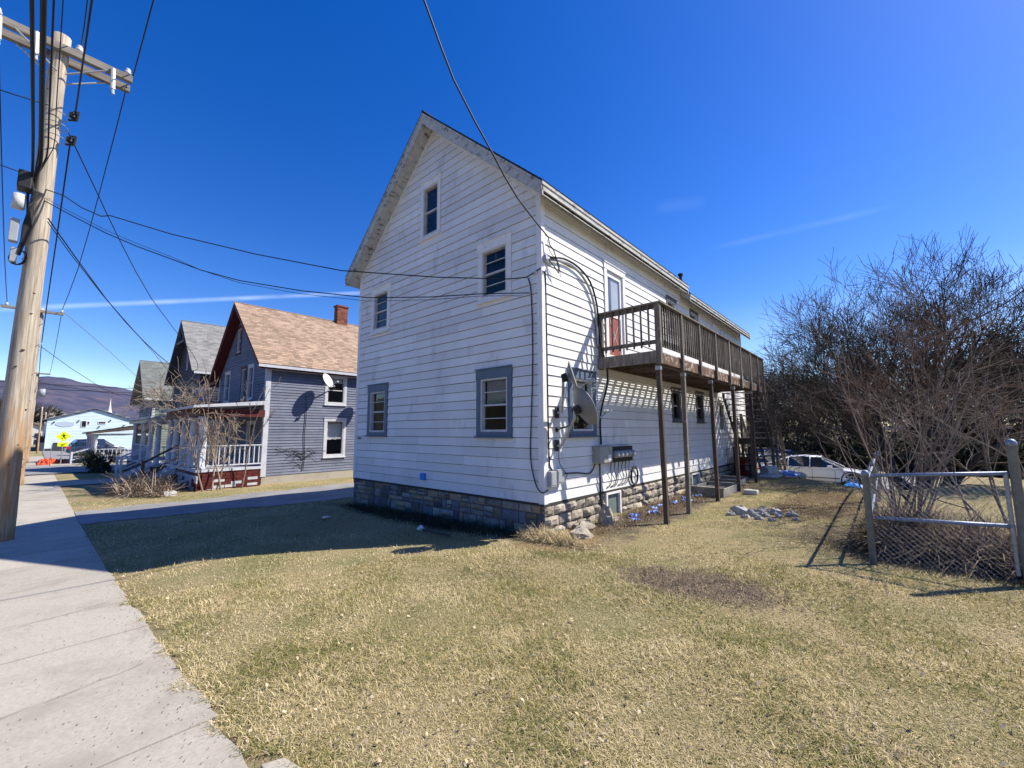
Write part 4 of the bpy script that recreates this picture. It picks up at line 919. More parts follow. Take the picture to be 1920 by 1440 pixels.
def porch(hs, x0, x1, y0, y1, zf, zr, cols, roofm, beamm, skirt, rails=(), drop=.0, colr=.12, fl='porch_white', bh=.36, em='porch_white'):
    mb = MB(); mb.box(x0, y0, zf-.09, x1, y1, zf, .5); mb.build('porch_floor', fl, hs)
    mb = MB(); rg = random.Random(int(-x0)); shingle_plane(mb, (x0-.25, y0-.25, zr+.02), (x1+.25, y0-.25, zr+.02), (x1+.25, y1-.03, zr+.24+drop), (x0-.25, y1-.03, zr+.24+drop), .16, .33, rg)
    mb.prism([(x0-.25, y0-.25, zr+.015), (x0-.25, y1-.03, zr+.235+drop), (x0-.25, y1-.03, zr+.1+drop*.5), (x0-.25, y0-.25, zr-.07)], (x1-x0+.5, 0, 0), .1, 1)
    r = mb.build('porch_roof', [roofm, em], hs)
    mb = MB(); mb.box(x0-.02, y0-.02, zr-bh, x1+.02, y0+.16, zr-.075); mb.box(x1-.16, y0+.161, zr-bh, x1+.02, y1-.03, zr-.075); mb.box(x0-.02, y0+.161, zr-bh, x0+.16, y1-.03, zr-.075); mb.build('porch_beam', beamm, hs)
    for (x, y) in cols: column(hs, x, y, zf, zr-bh-.001, colr)
    mb = MB(); mb.box(x0+.03, y0+.03, -1.1, x0+.08, y1-.05, zf-.1); mb.box(x1-.08, y0+.09, -1.1, x1-.03, y1-.05, zf-.1); mb.box(x0+.09, y0+.03, -1.1, x1-.03, y0+.08, zf-.1); mb.build('porch_skirt', skirt, hs)
    for a, b, n in rails: rail(hs, a, b, zf, n=n)
porch(h2, -24.6, -18.75, 3.95, 6.13, .28, 2.60, [(-18.93, 4.12), (-20.35, 4.12), (-21.75, 4.12), (-23.2, 4.12), (-24.45, 4.12)], 'shingle_black', 'red_paint', 'red_paint',
      [((-18.9, 4.25), (-18.9, 6.1), 11), ((-19.05, 4.1), (-20.25, 4.1), 7), ((-20.5, 4.1), (-21.65, 4.1), 7)], .06, .135)
# brick base of the porch, painted red with pale blocks
mb = MB(); rg = random.Random(8); z = -.75; k = 0
while z < .12:
    for a in range(6):
        u = 3.96+a*.37+(.18 if k % 2 else 0)
        mb.box(-18.765, u, z+.006, -18.73+rg.uniform(0, .02), min(6.05, u+.35), z+.105, rg.random(), 1 if (k < 4 and 1 <= a <= 1) or (rg.random() < .12) else 0)
    z += .11; k += 1
for a in range(16):
    for zz in range(6): mb.box(-24.4+.37*a, 3.945, -.7+.13*zz, -24.06+.37*a, 3.975, -.58+.13*zz, rg.random(), 1 if rg.random() < .6 else 0)
mb.build('porch_base', ['red_paint', 'porch_white'], h2)
def steps(hs, x0, x1, ya, yb, za, zb, n, m='porch_white'):
    mb = MB()
    for k in range(n):
        y = ya+(yb-ya)*k/n; y2 = ya+(yb-ya)*(k+1)/n; z = za+(zb-za)*(k+1)/(n)
        mb.box(x0, min(y, y2), z-.04, x1, max(y, y2)+.03, z, .5); mb.box(x0+.02, y-.02, z, x1-.02, y, z+abs(zb-za)/n-.041, .3)
    for x in (x0-.04, x1): mb.prism([(x, ya, za-.02), (x, yb, zb-.02), (x, yb, zb-.25), (x, ya, za-.3)], (.04, 0, 0), .4)
    mb.build('steps', m, hs)
def step_rail(hs, x, ya, yb, za, zb, m='porch_white'):
    mb = MB(); mb.bar((x, ya, za+.85), (x, yb, zb+.85), .09, .07); mb.box(x-.05, yb-.05, zb-.3, x+.05, yb+.05, zb+.95); mb.bar((x, ya, za+.35), (x, yb, zb+.35), .05, .05); mb.build('step_railing', m, hs)
steps(h2, -22.9, -21.9, 3.94, 2.9, .28, -.42, 4); step_rail(h2, -21.85, 3.95, 2.9, .28, -.4, 'wood_dark')
# dark charcoal house
h3 = empty('charcoal_house', (-33.3, 11, -.6), 0, 'dark charcoal house with steep grey shingle gable standing behind the slate blue house', 'house')
wf = [(3.15, 3.75, 5.55, 6.85), (1.25, 2.0, 3.15, 4.6), (4.3, 5.0, 3.15, 4.6)]; ws = [(1.5, 2.3, 3.0, 4.3)]
Gf, Sf = shell(h3, -29.75, 6.9, YF, 11, -.1, 5.15, 1.0, 'purple_siding', 41, .16, wf, ws, corner='purple_siding')
for i, w in enumerate(wf+[]): window(Gf, *w[:2], *w[2:], .09, h3, 'grey_trim', .12, fill=('curtain', .2) if i == 1 else None)
window(Sf, *ws[0][:2], *ws[0][2:], .09, h3, 'porch_white', .12)
gable_roof(h3, -37.0, -29.35, 5.05, 5.15, -33.3, 8.78, YF-.5, YF+11.5, 'shingle_grey', 'purple_siding', .26, .15, .3, 43, soffit='purple_siding', fasc=.16)
mb = MB(); mb.box(-29.35, YF-.4, 5.0, -29.30, YF+11.3, 5.13); mb.build('gutter', 'porch_white', h3)
mb = MB(); mb.bar((-34.6, YF-.43, 7.2), (-33.3, YF-.43, 8.45), .07, .16, up=(0, 1, 0)); mb.bar((-32.0, YF-.43, 7.2), (-33.3, YF-.43, 8.45), .07, .16, up=(0, 1, 0)); mb.bar((-34.4, YF-.43, 7.35), (-32.2, YF-.43, 7.35), .07, .12); mb.build('gable_ornament', 'grey_trim', h3)
porch(h3, -36.0, -27.1, 3.95, 6.13, .05, 2.42, [(-27.25, 4.1), (-29.3, 4.1), (-31.6, 4.1), (-34.6, 4.1)], 'shingle_grey', 'porch_white', 'purple_siding', [((-27.2, 4.25), (-27.2, 6.1), 9)], -.02, .115, bh=.25)
mb = MB(); mb.box(-31.45, 4.05, .06, -29.42, 4.13, .92); mb.box(-34.45, 4.05, .06, -31.75, 4.13, .92); mb.build('porch_parapet', 'slate_siding', h3)
mb = MB(); mb.box(-31.5, 4.02, .921, -29.40, 4.16, .97); mb.box(-34.5, 4.02, .921, -31.7, 4.16, .97); mb.build('parapet_cap', 'porch_white', h3)
steps(h3, -28.95, -27.6, 3.94, 2.85, .05, -.5, 4); step_rail(h3, -27.55, 3.95, 2.85, .05, -.5); step_rail(h3, -29.0, 3.95, 2.85, .05, -.5)
# sage green house
h4 = empty('sage_green_house', (-47.5, 11, -.6), 0, 'smallest sage green house with grey green roof, farthest of the row', 'house')
wf = [(.9, 1.7, 2.7, 4.15), (3.0, 3.8, 2.7, 4.15), (2.6, 3.2, 5.1, 6.0)]; ws = [(1.6, 2.4, 2.7, 4.1)]
Gf, Sf = shell(h4, -44.2, 6.3, YF, 11, -.3, 4.45, 1.0, 'green_siding', 51, .2, wf, ws, corner='porch_white')
for i, w in enumerate(wf): window(Gf, *w[:2], *w[2:], .09, h4, 'porch_white', .12)
window(Sf, *ws[0][:2], *ws[0][2:], .09, h4, 'porch_white', .12)
gable_roof(h4, -50.8, -43.85, 4.30, 4.40, -47.3, 7.75, YF-.7, YF+11.5, 'shingle_green', 'far_tan', .30, .17, .34, 53, soffit='far_tan', fasc=.16)
mb = MB(); mb.box(-43.85, YF-.6, 4.22, -43.80, YF+11.3, 4.38); mb.build('gutter', 'porch_white', h4)
porch(h4, -51, -44.1, 2.9, 6.1, -.45, 1.62, [(-44.25, 3.05), (-46.3, 3.05), (-48.5, 3.05), (-50.8, 3.05)], 'shingle_brown', 'porch_white', 'grey_trim', [((-44.2, 3.2), (-44.2, 6.0), 12)], .45, .11, bh=.2, em='shingle_brown')
steps(h4, -45.9, -44.5, 2.89, 1.9, -.35, -.75, 3); step_rail(h4, -44.45, 2.9, 1.9, -.35, -.7); step_rail(h4, -46, 2.9, 1.9, -.35, -.7)
# white turned post and landing in front of the sage green porch
# aqua warehouse
X = -84
wh = empty('aqua_warehouse', (-92, 6, -1.2), 0, 'long low gabled aqua warehouse with faded oval sign and dark painted base', 'warehouse')
WH = Fr((X, .95, 0), (0, 1, 0), (1, 0, 0)); mb = MB(); rg = random.Random(2); z = -1.35
def whz(u): y = .95+u; return np.interp(y, [.95, 5.4, 10.6], [3.42, 4.92, 3.1])
wop = [(3.22, 3.75, 2.38, 3.3), (3.75, 4.07, 2.8, 3.2), (4.9, 5.7, 2.86, 3.2), (3.1, 3.9, .36, .76), (4.76, 5.8, -.9, .8)]
while z < 4.9:
    z1 = z+.21; us = np.linspace(0, 9.6, 9)
    for a, b in zip(us[:-1], us[1:]):
        za, zb_ = min(z1+.01, whz(a)), min(z1+.01, whz(b))
        if za <= z and zb_ <= z: continue
        mb.quad(WH.p(a, z, .03), WH.p(b, z, .03), WH.p(b, max(z, zb_), .002), WH.p(a, max(z, za), .002), rg.random())
    z += .21
mb.box(X-22, .95, -1.4, X-.01, 10.55, 3.1); mb.prism([(X-22, .95, 3.1), (X-22, 10.55, 3.1), (X-22, 5.4, 4.9)], (21.99, 0, 0)); mb.build('wall', 'cyan_siding', wh)
mb = MB()
for (ya, za, yb, zb_) in ((.6, 3.34, 5.4, 5.02), (10.95, 3.02, 5.4, 5.02)): mb.prism([(X-22.2, ya, za), (X-22.2, yb, zb_), (X-22.2, yb, zb_+.08), (X-22.2, ya, za+.08)], (22.5, 0, 0))
mb.build('roof', 'shingle_grey', wh)
for (a, b, c, d) in wop:
    mb = MB(); s = .05; [WH.box(mb, *q, .035, .08) for q in ((a, a+s, c, d), (b-s, b, c, d), (a+s, b-s, c, c+s), (a+s, b-s, d-s, d))]; w = mb.build('window', 'sign_white', wh)
    mb = MB(); WH.box(mb, a+s, b-s, c+s, d-s, .036, .05); mb.build('pane', 'car_glass', w)
mb = MB(); V = [WH.p(1.68+.9*math.cos(t), 2.80+.37*math.sin(t), .04) for t in np.linspace(0, 2*math.pi, 25)[:-1]]; mb.prism(V, WH.N*.02); mb.build('faded_oval_sign', mat('faded_lilac', (.42, .44, .55), (.36, .46, .52), 2, .8, 0), wh)
mb = MB(); WH.box(mb, .05, 2.2, -1.3, -.45, .035, .045); WH.box(mb, .75, 2.2, -.449, .30, .035, .046); mb.build('painted_base', 'dark_panel', wh)
mb = MB(); mb.box(X-.5, .35, -1.4, X+.0, .93, .35); mb.box(X-14, -.2, 1.1, X+.1, .94, 1.18); mb.box(X-14, .2, -1.3, X-.6, .9, 1.1); mb.build('side_shed', 'dark_panel', wh)
mb = MB()
for (a, z) in ((.6, 3.0), (2.9, 3.2), (6.1, 3.3), (5.0, 2.4), (7.6, 2.6)): WH.box(mb, a, a+.12, z, z+.16, .035, .2)
mb.build('wall_lamp', 'black', wh)
# far background houses up the street and church spire
def far_house(x, y, w, l, z0, ze, zr, wm, rm, label, rot=0):
    t = empty('distant_house', (x, y, z0), R(rot), label, 'house', 'distant houses at the foot of the hill'); mb = MB()
    mb.box(-l, 0, -.5, 0, w, ze); mb.prism([(-l, 0, ze), (-l, w, ze), (-l, w/2, zr)], (l, 0, 0)); o = mb.build('wall', wm, t, off=None) if False else None
    me = mesh_np('wall', np.array(mb.v), mb.f, mb.t, wm, None, smooth=False); me.parent = t
    mb = MB(); mb.prism([(-l-.3, -.3, ze-.15), (-l-.3, w/2, zr+.05), (-l-.3, w/2, zr+.3), (-l-.3, -.3, ze+.1)], (l+.6, 0, 0)); mb.prism([(-l-.3, w+.3, ze-.15), (-l-.3, w/2, zr+.05), (-l-.3, w/2, zr+.3), (-l-.3, w+.3, ze+.1)], (l+.6, 0, 0))
    me = mesh_np('roof', np.array(mb.v), mb.f, mb.t, rm, None); me.parent = t
    for k in range(3):
        for zz in (ze*.3, ze*.68):
            mb = MB(); mb.box(.01, w*(.2+.27*k), zz-.5, .05, w*(.2+.27*k)+w*.12, zz+.5); me = mesh_np('window', np.array(mb.v), mb.f, mb.t, 'car_glass', None); me.parent = t
far_house(-150, -2.5, 9, 12, -1, 6, 8.5, 'far_tan', 'shingle_grey', 'tan two storey house far down the street beside the pole')
far_house(-128, -5.2, 7, 9, -1.2, 3.3, 5.2, 'far_wall', 'shingle_brown', 'small pale house far down the street')
far_house(-175, .5, 8, 10, -1, 4.6, 7.2, 'far_wall', 'shingle_grey', 'pale house rising behind the left end of the aqua warehouse')
far_house(-120, 14, 8, 10, -1, 4.4, 6.0, 'far_wall', 'shingle_grey', 'pale house roof behind the right end of the aqua warehouse')
cs = empty('church_spire', (-300, 24.7, -1), 0, 'thin white church steeple rising behind the aqua warehouse', 'steeple')
mb = MB(); mb.box(-301.3, 23.4, -1, -298.7, 26.0, 10.5); mb.build('tower', 'sign_white', cs)
mb = MB(); mb.lathe([(.95, 10.5), (.95, 12.3), (.7, 12.6)], (-300, 24.7, 0), 8); mb.build('belfry', 'sign_white', cs)
mb = MB(); mb.lathe([(.72, 12.6), (.3, 15.5), (.03, 19.2)], (-300, 24.7, 0), 8); mb.build('spire', 'sign_white', cs)
# ------------------------------------------------------------------ signs
sg = empty('crosswalk_sign', (-44, 1.37, -.45), 0, 'fluorescent yellow diamond pedestrian sign with arrow plate on a thin post', 'road sign')
c = Vector((-43.97, 1.375, 1.38)); s = .39
def flat(mb, pts, x, th=.006, tone=.5): mb.prism([(x, p[0], p[1]) for p in pts], (th, 0, 0), tone)
mb = MB(); flat(mb, [(c.y-s, c.z), (c.y, c.z-s), (c.y+s, c.z), (c.y, c.z+s)], c.x); mb.build('diamond_plate', 'sign_yellow', sg)
mb = MB()
def P(u, v): return (c.y+u*s, c.z+v*s)
flat(mb, [P(.0+.085*math.cos(a), .46+.085*math.sin(a)) for a in np.linspace(0, 6.28, 13)[:-1]], c.x+.007)
flat(mb, [P(-.13, .32), P(.12, .34), P(.15, -.02), P(-.05, -.02)], c.x+.007)
flat(mb, [P(-.05, -.02), P(.07, -.02), P(-.12, -.48), P(-.24, -.48)], c.x+.0072); flat(mb, [P(.02, -.02), P(.14, -.02), P(.30, -.30), P(.26, -.48), P(.20, -.46), P(.17, -.28)], c.x+.0074)
flat(mb, [P(-.13, .32), P(-.06, .24), P(-.30, .02), P(-.36, .08)], c.x+.0076); flat(mb, [P(.12, .34), P(.10, .24), P(.28, .08), P(.34, .16)], c.x+.0078)
mb.build('walking_figure', 'black', sg)
mb = MB(); flat(mb, [(1.12, .68), (1.65, .68), (1.65, .96), (1.12, .96)], -43.97); mb.build('arrow_plate', 'sign_yellow', sg)
mb = MB(); flat(mb, [(1.28, .73), (1.31, .84), (1.36, .81), (1.50, .90), (1.53, .86), (1.39, .77), (1.42, .74)], -43.963); mb.build('arrow', 'black', sg)
mb = MB(); mb.tube([(-44.0, 1.375, -.6), (-44.0, 1.375, 1.7)], .03, 6); mb.build('post', 'metal', sg)
ss = empty('street_name_sign', (-52, 2.32, -.5), 0, 'long narrow green street name sign on a post in front of the warehouse', 'road sign')
mb = MB(); mb.box(-52.02, 2.1, .56, -51.98, 3.1, .76); mb.build('name_plate', 'sign_green', ss)
mb = MB()
for k, (a, b) in enumerate(((2.16, 2.24), (2.27, 2.36), (2.48, 2.57), (2.6, 2.68), (2.71, 2.79), (2.86, 2.97))): mb.box(-51.978, a, .62, -51.972, b, .70)
mb.build('faded_lettering', 'sign_white', ss)
mb = MB(); mb.tube([(-52.0, 2.32, -.6), (-52.0, 2.32, .56)], .03, 6); mb.build('post', 'metal', ss)
# orange netting heap with thin stakes
mb = MB(); rg = random.Random(12); 
nx, ny = 34, 12; V = []
for i in range(nx+1):
    for j in range(ny+1):
        x = -51.5+6.6*(j/ny)+.3*rg.uniform(-1, 1); y = .25+2.3*i/nx+.05*rg.uniform(-1, 1)
        V.append((x, y, h(x, y)+.02+.42*math.sin(math.pi*j/ny)*math.sin(math.pi*i/nx)**.4*rg.uniform(.2, 1.0)*(1.3-.8*i/nx)))
mb.add(V, [(i*(ny+1)+j, i*(ny+1)+j+1, (i+1)*(ny+1)+j+1, (i+1)*(ny+1)+j) for i in range(nx) for j in range(ny) if rg.random() < .8])
tag(mb.build('safety_netting', 'orange'), 'crumpled heap of orange safety netting on the far pavement', 'netting')
for i, y in enumerate((.9, 1.9, 2.9, 3.9)):
    mb = MB(); mb.tube([(-46.5, y, h(-46.5, y)-.1), (-46.5, y, .75)], .02, 5)
    tag(mb.build('stake', 'metal'), 'thin metal stake standing by the orange netting', 'stake', 'thin stakes by the orange netting')
# ------------------------------------------------------------------ utility poles and wires
def pole(x, y, z0, zt, r0_, r1, label, arms=(), seed=0):
    t = empty('utility_pole', (x, y, z0), 0, label, 'utility pole', 'wooden utility poles along the street')
    mb = MB(); n = 16; ph = seed
    pts = [(x+.012*math.sin(k*.9+ph), y+.012*math.cos(k*.7+ph), z0-.2+(zt-z0+.2)*k/n) for k in range(n+1)]
    mb.tube(pts, [r0_+(r1-r0_)*k/n+.004*math.sin(k*2.1) for k in range(n+1)], 18)
    kr = random.Random(int(seed*7+3))
    for k in range(16):
        z = z0+.8+(zt-z0-1)*k/16+kr.uniform(-.2, .2); a = kr.uniform(-1.6, 1.0); rr = r0_+(r1-r0_)*(z-z0)/(zt-z0); s1 = kr.uniform(.012, .03)
        c_ = Vector((x+rr*math.cos(a), y+rr*math.sin(a), z)); nn = Vector((math.cos(a), math.sin(a), 0)); tt = Vector((-math.sin(a), math.cos(a), 0))
        V_ = [c_+tt*s1*math.cos(q)+Vector((0, 0, s1*.7*math.sin(q)))-nn*.01 for q in np.linspace(0, 6.283, 9)[:-1]]; mb.prism(V_, nn*.016, .5, 1)
    mb.build('pole_shaft', ['pole', 'wood_beam'], t, smooth=True)
    return t
p1 = pole(-12.92, -.298, -.40, 10.30, .186, .137, 'tall wooden utility pole nearest the camera, with a double crossarm')
class PM(MB):
    """hardware drawn for a pole standing at (-10.4, -.24, 0), set on this pole's base at its size"""
    def add(s, vs_, fs, tone=None, mi=0):
        MB.add(s, [(-12.92+1.242*(p[0]+10.4), -.298+1.242*(p[1]+.24), -.40+1.242*p[2]) for p in vs_], fs, tone, mi)
for dx in (-.165, .165):
    mb = PM(); mb.box(-10.4+dx-.045, -1.12, 8.24, -10.4+dx+.045, .69, 8.37, .4 if dx < 0 else .7); mb.build('crossarm', 'arm_wood', p1, bevel=.006)
for sy in (1, -1):
    mb = PM(); mb.bar((-10.24, -.20+sy*.05, 7.86), (-10.19, -.2+sy*.55, 8.25), .04, .012); mb.build('brace', 'metal', p1); mb = PM(); mb.bar((-10.56, -.20+sy*.05, 7.86), (-10.6, -.2+sy*.55, 8.25), .04, .012); mb.build('brace', 'metal', p1)
def insul(parent, p, hang=False, k=1.0):
    s_ = -1 if hang else 1; mb = (PM if parent is p1 else MB)(); mb.lathe([(.02*k, 0), (.05*k, s_*.02), (.055*k, s_*.06), (.03*k, s_*.07), (.045*k, s_*.10), (.03*k, s_*.13), (.012, s_*.14)], p, 10); mb.build('insulator', 'porcelain', parent, smooth=True)
for y in (.62, -.02, -.95): insul(p1, (-10.4+.16, y, 8.371))
for (y, z) in ((.42, 8.2), (-.92, 8.2), (-.52, 8.22)):
    mb = PM(); mb.tube([(-10.18, y, z+.12), (-10.16, y+.02, z-.28)], .036, 8); mb.tube([(-10.16, y+.02, z-.28), (-10.15, y+.03, z-.38)], .022, 6); mb.build('fuse_cutout', 'porcelain', p1)
for (z, w_) in ((7.15, .15), (6.95, .14), (6.72, .14)):
    mb = PM(); mb.tube([(-10.4+.16*math.cos(a)+(.0), -.2+.16*math.sin(a), z) for a in np.linspace(0, 6.283, 17)], .008, 5); mb.build('strap', 'metal', p1)
for z in (7.12, 6.66):
    mb = PM(); mb.lathe([(.03, 0), (.055, .02), (.055, .09), (.03, .11)], (-10.26, .0, z), 8); mb.tube([(-10.30, -.05, z-.03), (-10.22, .05, z-.03), (-10.2, .06, z+.12), (-10.3, 0, z+.15)], .018, 6); mb.build('rack', 'black', p1)
mb = PM(); mb.box(-10.45, -.52, 5.62, -10.2, -.36, 5.92); mb.build('splice_box', 'black', p1, bevel=.02)
mb = PM(); mb.tube([(-10.3, -.48, 5.28), (-10.3, -.48, 5.52)], .075, 10); mb.build('white_canister', 'porcelain', p1, smooth=True)
mb = PM(); mb.box(-10.40, -.54, 4.72, -10.26, -.44, 5.10); mb.build('terminal_box', 'grey_box', p1, bevel=.012)
mb = PM(); mb.box(-10.38, -.50, 4.38, -10.26, -.42, 4.62); mb.build('terminal_box', 'grey_box', p1, bevel=.012)
mb = PM()
for k in range(7): mb.tube([(-10.28+.03*math.sin(k), -.38-.02*k % .07, 5.9-.05*k), (-10.2, -.34+.02*k, 5.6), (-10.24+.02*k, -.36, 5.3), (-10.26, -.40+.015*k, 5.0), (-10.27, -.42+.02*math.cos(k), 4.5)], .012, 5)
for k in range(3): mb.tube([(-10.3+.1*math.cos(a), -.42+.09*math.cos(a)+.01*k, 4.47+.12*math.sin(a)) for a in np.linspace(0, 6.28, 15)], .009, 5)
mb.build('cable_bundle', 'cable', p1)
p2 = pole(-27, -.28, h(-27, .5)-.02, 7.0, .15, .11, 'second wooden utility pole down the street with a small crossarm', seed=2)
mb = MB(); mb.box(-26.86, -1.35, 6.78, -26.76, .42, 6.89); mb.build('crossarm', 'arm_wood', p2)
for y in (-1.2, .36): insul(p2, (-26.81, y, 6.891))
mb = MB(); mb.box(-26.9, -.5, 4.6, -26.75, -.36, 4.9); mb.build('terminal_box', 'black', p2)
p3 = pole(-50, -.28, -.55, 6.45, .15, .11, 'third wooden utility pole beyond the second, with a small transformer', seed=4)
mb = MB(); mb.box(-49.9, -1.0, 6.25, -49.8, .45, 6.36); mb.build('crossarm', 'arm_wood', p3)
mb = MB(); mb.tube([(-49.9, .12, 4.5), (-49.9, .12, 5.1)], .18, 12); mb.build('transformer', 'grey_box', p3, smooth=True)
p4 = pole(-75, .35, -.7, 4.7, .09, .07, 'slim pale utility pole beside the far warehouse', seed=5)
p5 = pole(-110, 1.0, -.7, 5.2, .12, .1, 'farthest pale utility pole left of the warehouse roof', seed=6)
def wire(pts, r, label, sag=0.0, n=None, m='cable'):
    P = [Vector(p) for p in pts]
    if len(P) == 2 and sag:
        a, b = P; P = [a.lerp(b, k/18)-Vector((0, 0, sag*4*(k/18)*(1-k/18))) for k in range(19)]
    o = cond('overhead_wire', P, r, m, label, 'wire', n=5, sub=2 if len(P) < 12 else 1); o['group'] = 'overhead wires'; return o
wire([(-4.46, 6.08, 5.24), (-4.29, 4.99, 5.49), (-4.15, 4.27, 5.82), (-3.96, 3.32, 6.3), (-3.85, 2.74, 6.92), (-3.6, 1.3, 8.3), (-3.2, -1, 10.4)], .014, 'thick black service cable coming down from the top of the picture to the white house')
wire([(-4.46, 6.08, 5.24), (-4.45, 6.11, 5.1), (-4.43, 6.2, 5.02), (-4.42, 6.32, 4.75), (-4.44, 6.36, 4.62), (-4.45, 6.25, 4.72), (-4.48, 6.1, 4.82)], .011, 'loose loop of black cable hanging at the weather head on the white house corner')
wire([(-4.47, 6.06, 5.2), (-4.46, 6.1, 5.0), (-4.44, 6.22, 4.9), (-4.43, 6.36, 4.8), (-4.43, 6.40, 4.55)], .007, 'thin second loop of cable beside the weather head on the white house')
wire([(-12.855,-0.31,6.742), (-12.441,0.0,6.553), (-12.098,0.269,6.269), (-11.737,0.546,6.064), (-11.592,0.665,6.074), (-10.519,1.499,5.629), (-9.074,2.614,5.143), (-7.665,3.679,4.745), (-6.144,4.814,4.543), (-5.052,5.614,4.457), (-4.803,5.844,4.491), (-4.564,5.948,4.629), (-4.5,6.0,4.55)], .011, 'upper phone cable from the near pole to the corner of the white house')
wire([(-12.83,-0.298,6.494), (-11.598,0.64,5.685), (-10.46,1.518,5.098), (-9.27,2.423,4.599), (-7.172,3.992,4.171), (-5.431,5.246,4.165), (-4.78,5.9,4.2)], .010, 'lower of the two phone cables from the near pole to the white gable')
wire([(-12.83,-0.298,6.556), (-11.597,0.64,5.745), (-10.457,1.517,5.143), (-9.259,2.42,4.55), (-7.161,3.986,4.102), (-5.42,5.236,4.119), (-4.95,5.9,4.18)], .005, 'hair thin wire running just under the lower phone cable to the white gable')
wire([(-12.532,-0.037,7.984), (-14.152,0.502,7.624), (-16.241,1.212,7.136), (-19.809,2.441,6.521), (-24.56,4.366,5.853), (-28.012,5.602,5.437), (-30.2,6.05,5.2)], .012, 'long black service wire crossing behind the phone cables to the charcoal house')
wire([(-12.358,-0.174,5.96), (-14.689,0.926,5.055), (-17.144,2.03,4.469), (-19.779,3.228,4.079), (-23.263,4.875,3.845), (-24.0,6.1,3.9)], .013, 'lower service wire from the near pole to the slate blue house')
wire([(-12.358,-0.174,5.885), (-15.774,0.909,5.409), (-27.199,3.747,5.452), (-35.5,5.68,5.5)], .009, 'thin service wire from the near pole to the gable of the charcoal house')
for k, (y, z, r, lab) in enumerate(((-.30, 6.15, .032, 'thickest black cable bundle passing overhead into the near pole'), (-.33, 6.3, .012, 'thin wire left of the thick cable bundle at the near pole'),
        (-.37, 6.02, .024, 'second thick cable bundle, left of the thickest at the near pole'), (-.24, 6.32, .014, 'thin wire right of the thick cable bundle at the near pole'), (-.18, 6.5, .008, 'finest overhead wire beside the near pole top'))):
    y *= 1.24; z = z*1.242-.4; wire([(-12.77, -.45, 6.78), (-12.54, y, z-.15), (-11.2, y, z), (-5, y+.0, z-.1), (0, y, z-.2), (12, y, z), (30, y, z+.3)], r, lab)
wire([(-12.73,0.025,8.543), (-6.21,0.062,8.357), (0.0,0.062,8.295), (14.904,0.062,8.419), (31.05,0.062,8.792)], .016, 'twisted service wire running overhead from the pole rack, right of the pole top')
wire([(-12.793,0.845,10.009), (-12.544,0.869,10.096), (-6.21,0.845,10.034), (0.0,0.845,9.909), (14.904,0.845,10.034), (31.05,0.845,10.406)], .014, 'overhead wire rising from the right end of the crossarm to the top of the picture')
wire([(-12.793,-0.025,10.158), (-12.172,0.0,10.282), (-6.21,0.0,10.158), (0.0,0.0,10.034), (31.05,0.0,10.53)], .012, 'overhead wire rising from the middle insulator of the crossarm')
wire([(-12.793,-1.18,10.158), (-12.172,-1.18,10.282), (-6.21,-1.18,10.158), (0.0,-1.18,10.034), (31.05,-1.18,10.53)], .012, 'overhead wire from the left end of the crossarm')
wire([(-13.041,0.795,9.909), (-16.655,0.714,8.907), (-22.012,0.572,7.703), (-26.81,0.36,7.03)], .012, 'wire from the right crossarm end down the street to the second pole')
wire([(-13.041,-1.18,10.034), (-17.621,-1.175,8.757), (-22.803,-1.194,7.676), (-26.81,-1.2,7.03)], .012, 'wire from the left crossarm end down the street to the second pole')
wire([(-12.855,0.0,7.922), (-16.632,-0.036,6.937), (-22.001,-0.088,5.995), (-26.85,-0.12,5.5)], .016, 'lower wire from the pole rack down the street to the second pole')
wire([(-12.917,-0.497,6.556), (-18.555,-0.487,5.651), (-22.814,-0.478,5.126), (-26.9,-0.42,4.9)], .022, 'thick cable from the splice box down the street to the second pole')
wire([(-26.81, .36, 7.03), (-49.85, .4, 6.4)], .012, 'wire from the second pole to the right arm end of the third pole', .5)
wire([(-26.85, -.12, 5.4), (-49.85, -.1, 5.2)], .014, 'lower wire from the second pole to the third pole', .5)
wire([(-26.81, .36, 7.0), (-35, 2.6, 6.55), (-46.9, 5.6, 6.0)], .014, 'pale spiral wrapped wire from the second pole to the sage green house', .0, m='metal')
wire([(-49.9, -.1, 5.6), (-46.5, 2.6, 4.9), (-44.0, 6.0, 4.4)], .02, 'sagging wire from the third pole to the eave of the sage green house')
wire([(-110, -18, 10.4), (-104, 40, 10.4)], .05, 'upper of two level wires far off above the mountain', .5); wire([(-110, -18, 9.6), (-104, 40, 9.6)], .05, 'lower of two level wires far off above the mountain', .5)
wire([(-26.85, -.1, 5.3), (-34, 2.4, 4.2), (-44.0, 6.0, 3.6)], .012, 'wire from the second pole sagging low to the wall of the sage green house')
wire([(-12.979,-0.522,6.991), (-13.538,-2.484,7.425), (-14.159,-9.936,8.543)], .012, 'wire leaving the near pole leftwards across the street'); wire([(-10.45, -.3, 7.3), (-10.9, -2, 7.45), (-11.4, -8, 7.9)], .010, 'higher wire leaving the near pole leftwards across the street')
# dishes on the neighbours
armdir = (1, 0, 0)
dish('satellite_dish', (-18.36, 8.35, 3.85), (-18.9, 8.95, 3.72), (.75, .45, .42), .34, 'dish_white', 'white satellite dish on the sunlit side wall of the slate blue house')
dish('satellite_dish', (-18.36, 10.2, 3.2), (-18.9, 10.75, 3.1), (.75, .45, .42), .34, 'dish_white', 'white satellite dish at the far end of the slate blue side wall')
dish('satellite_dish', (-25.0, 5.2, 3.45), (-25.3, 6.1, 3.1), (.75, -.5, .35), .36, 'dish_white', 'white satellite dish above the porch roof between the slate blue and charcoal houses')
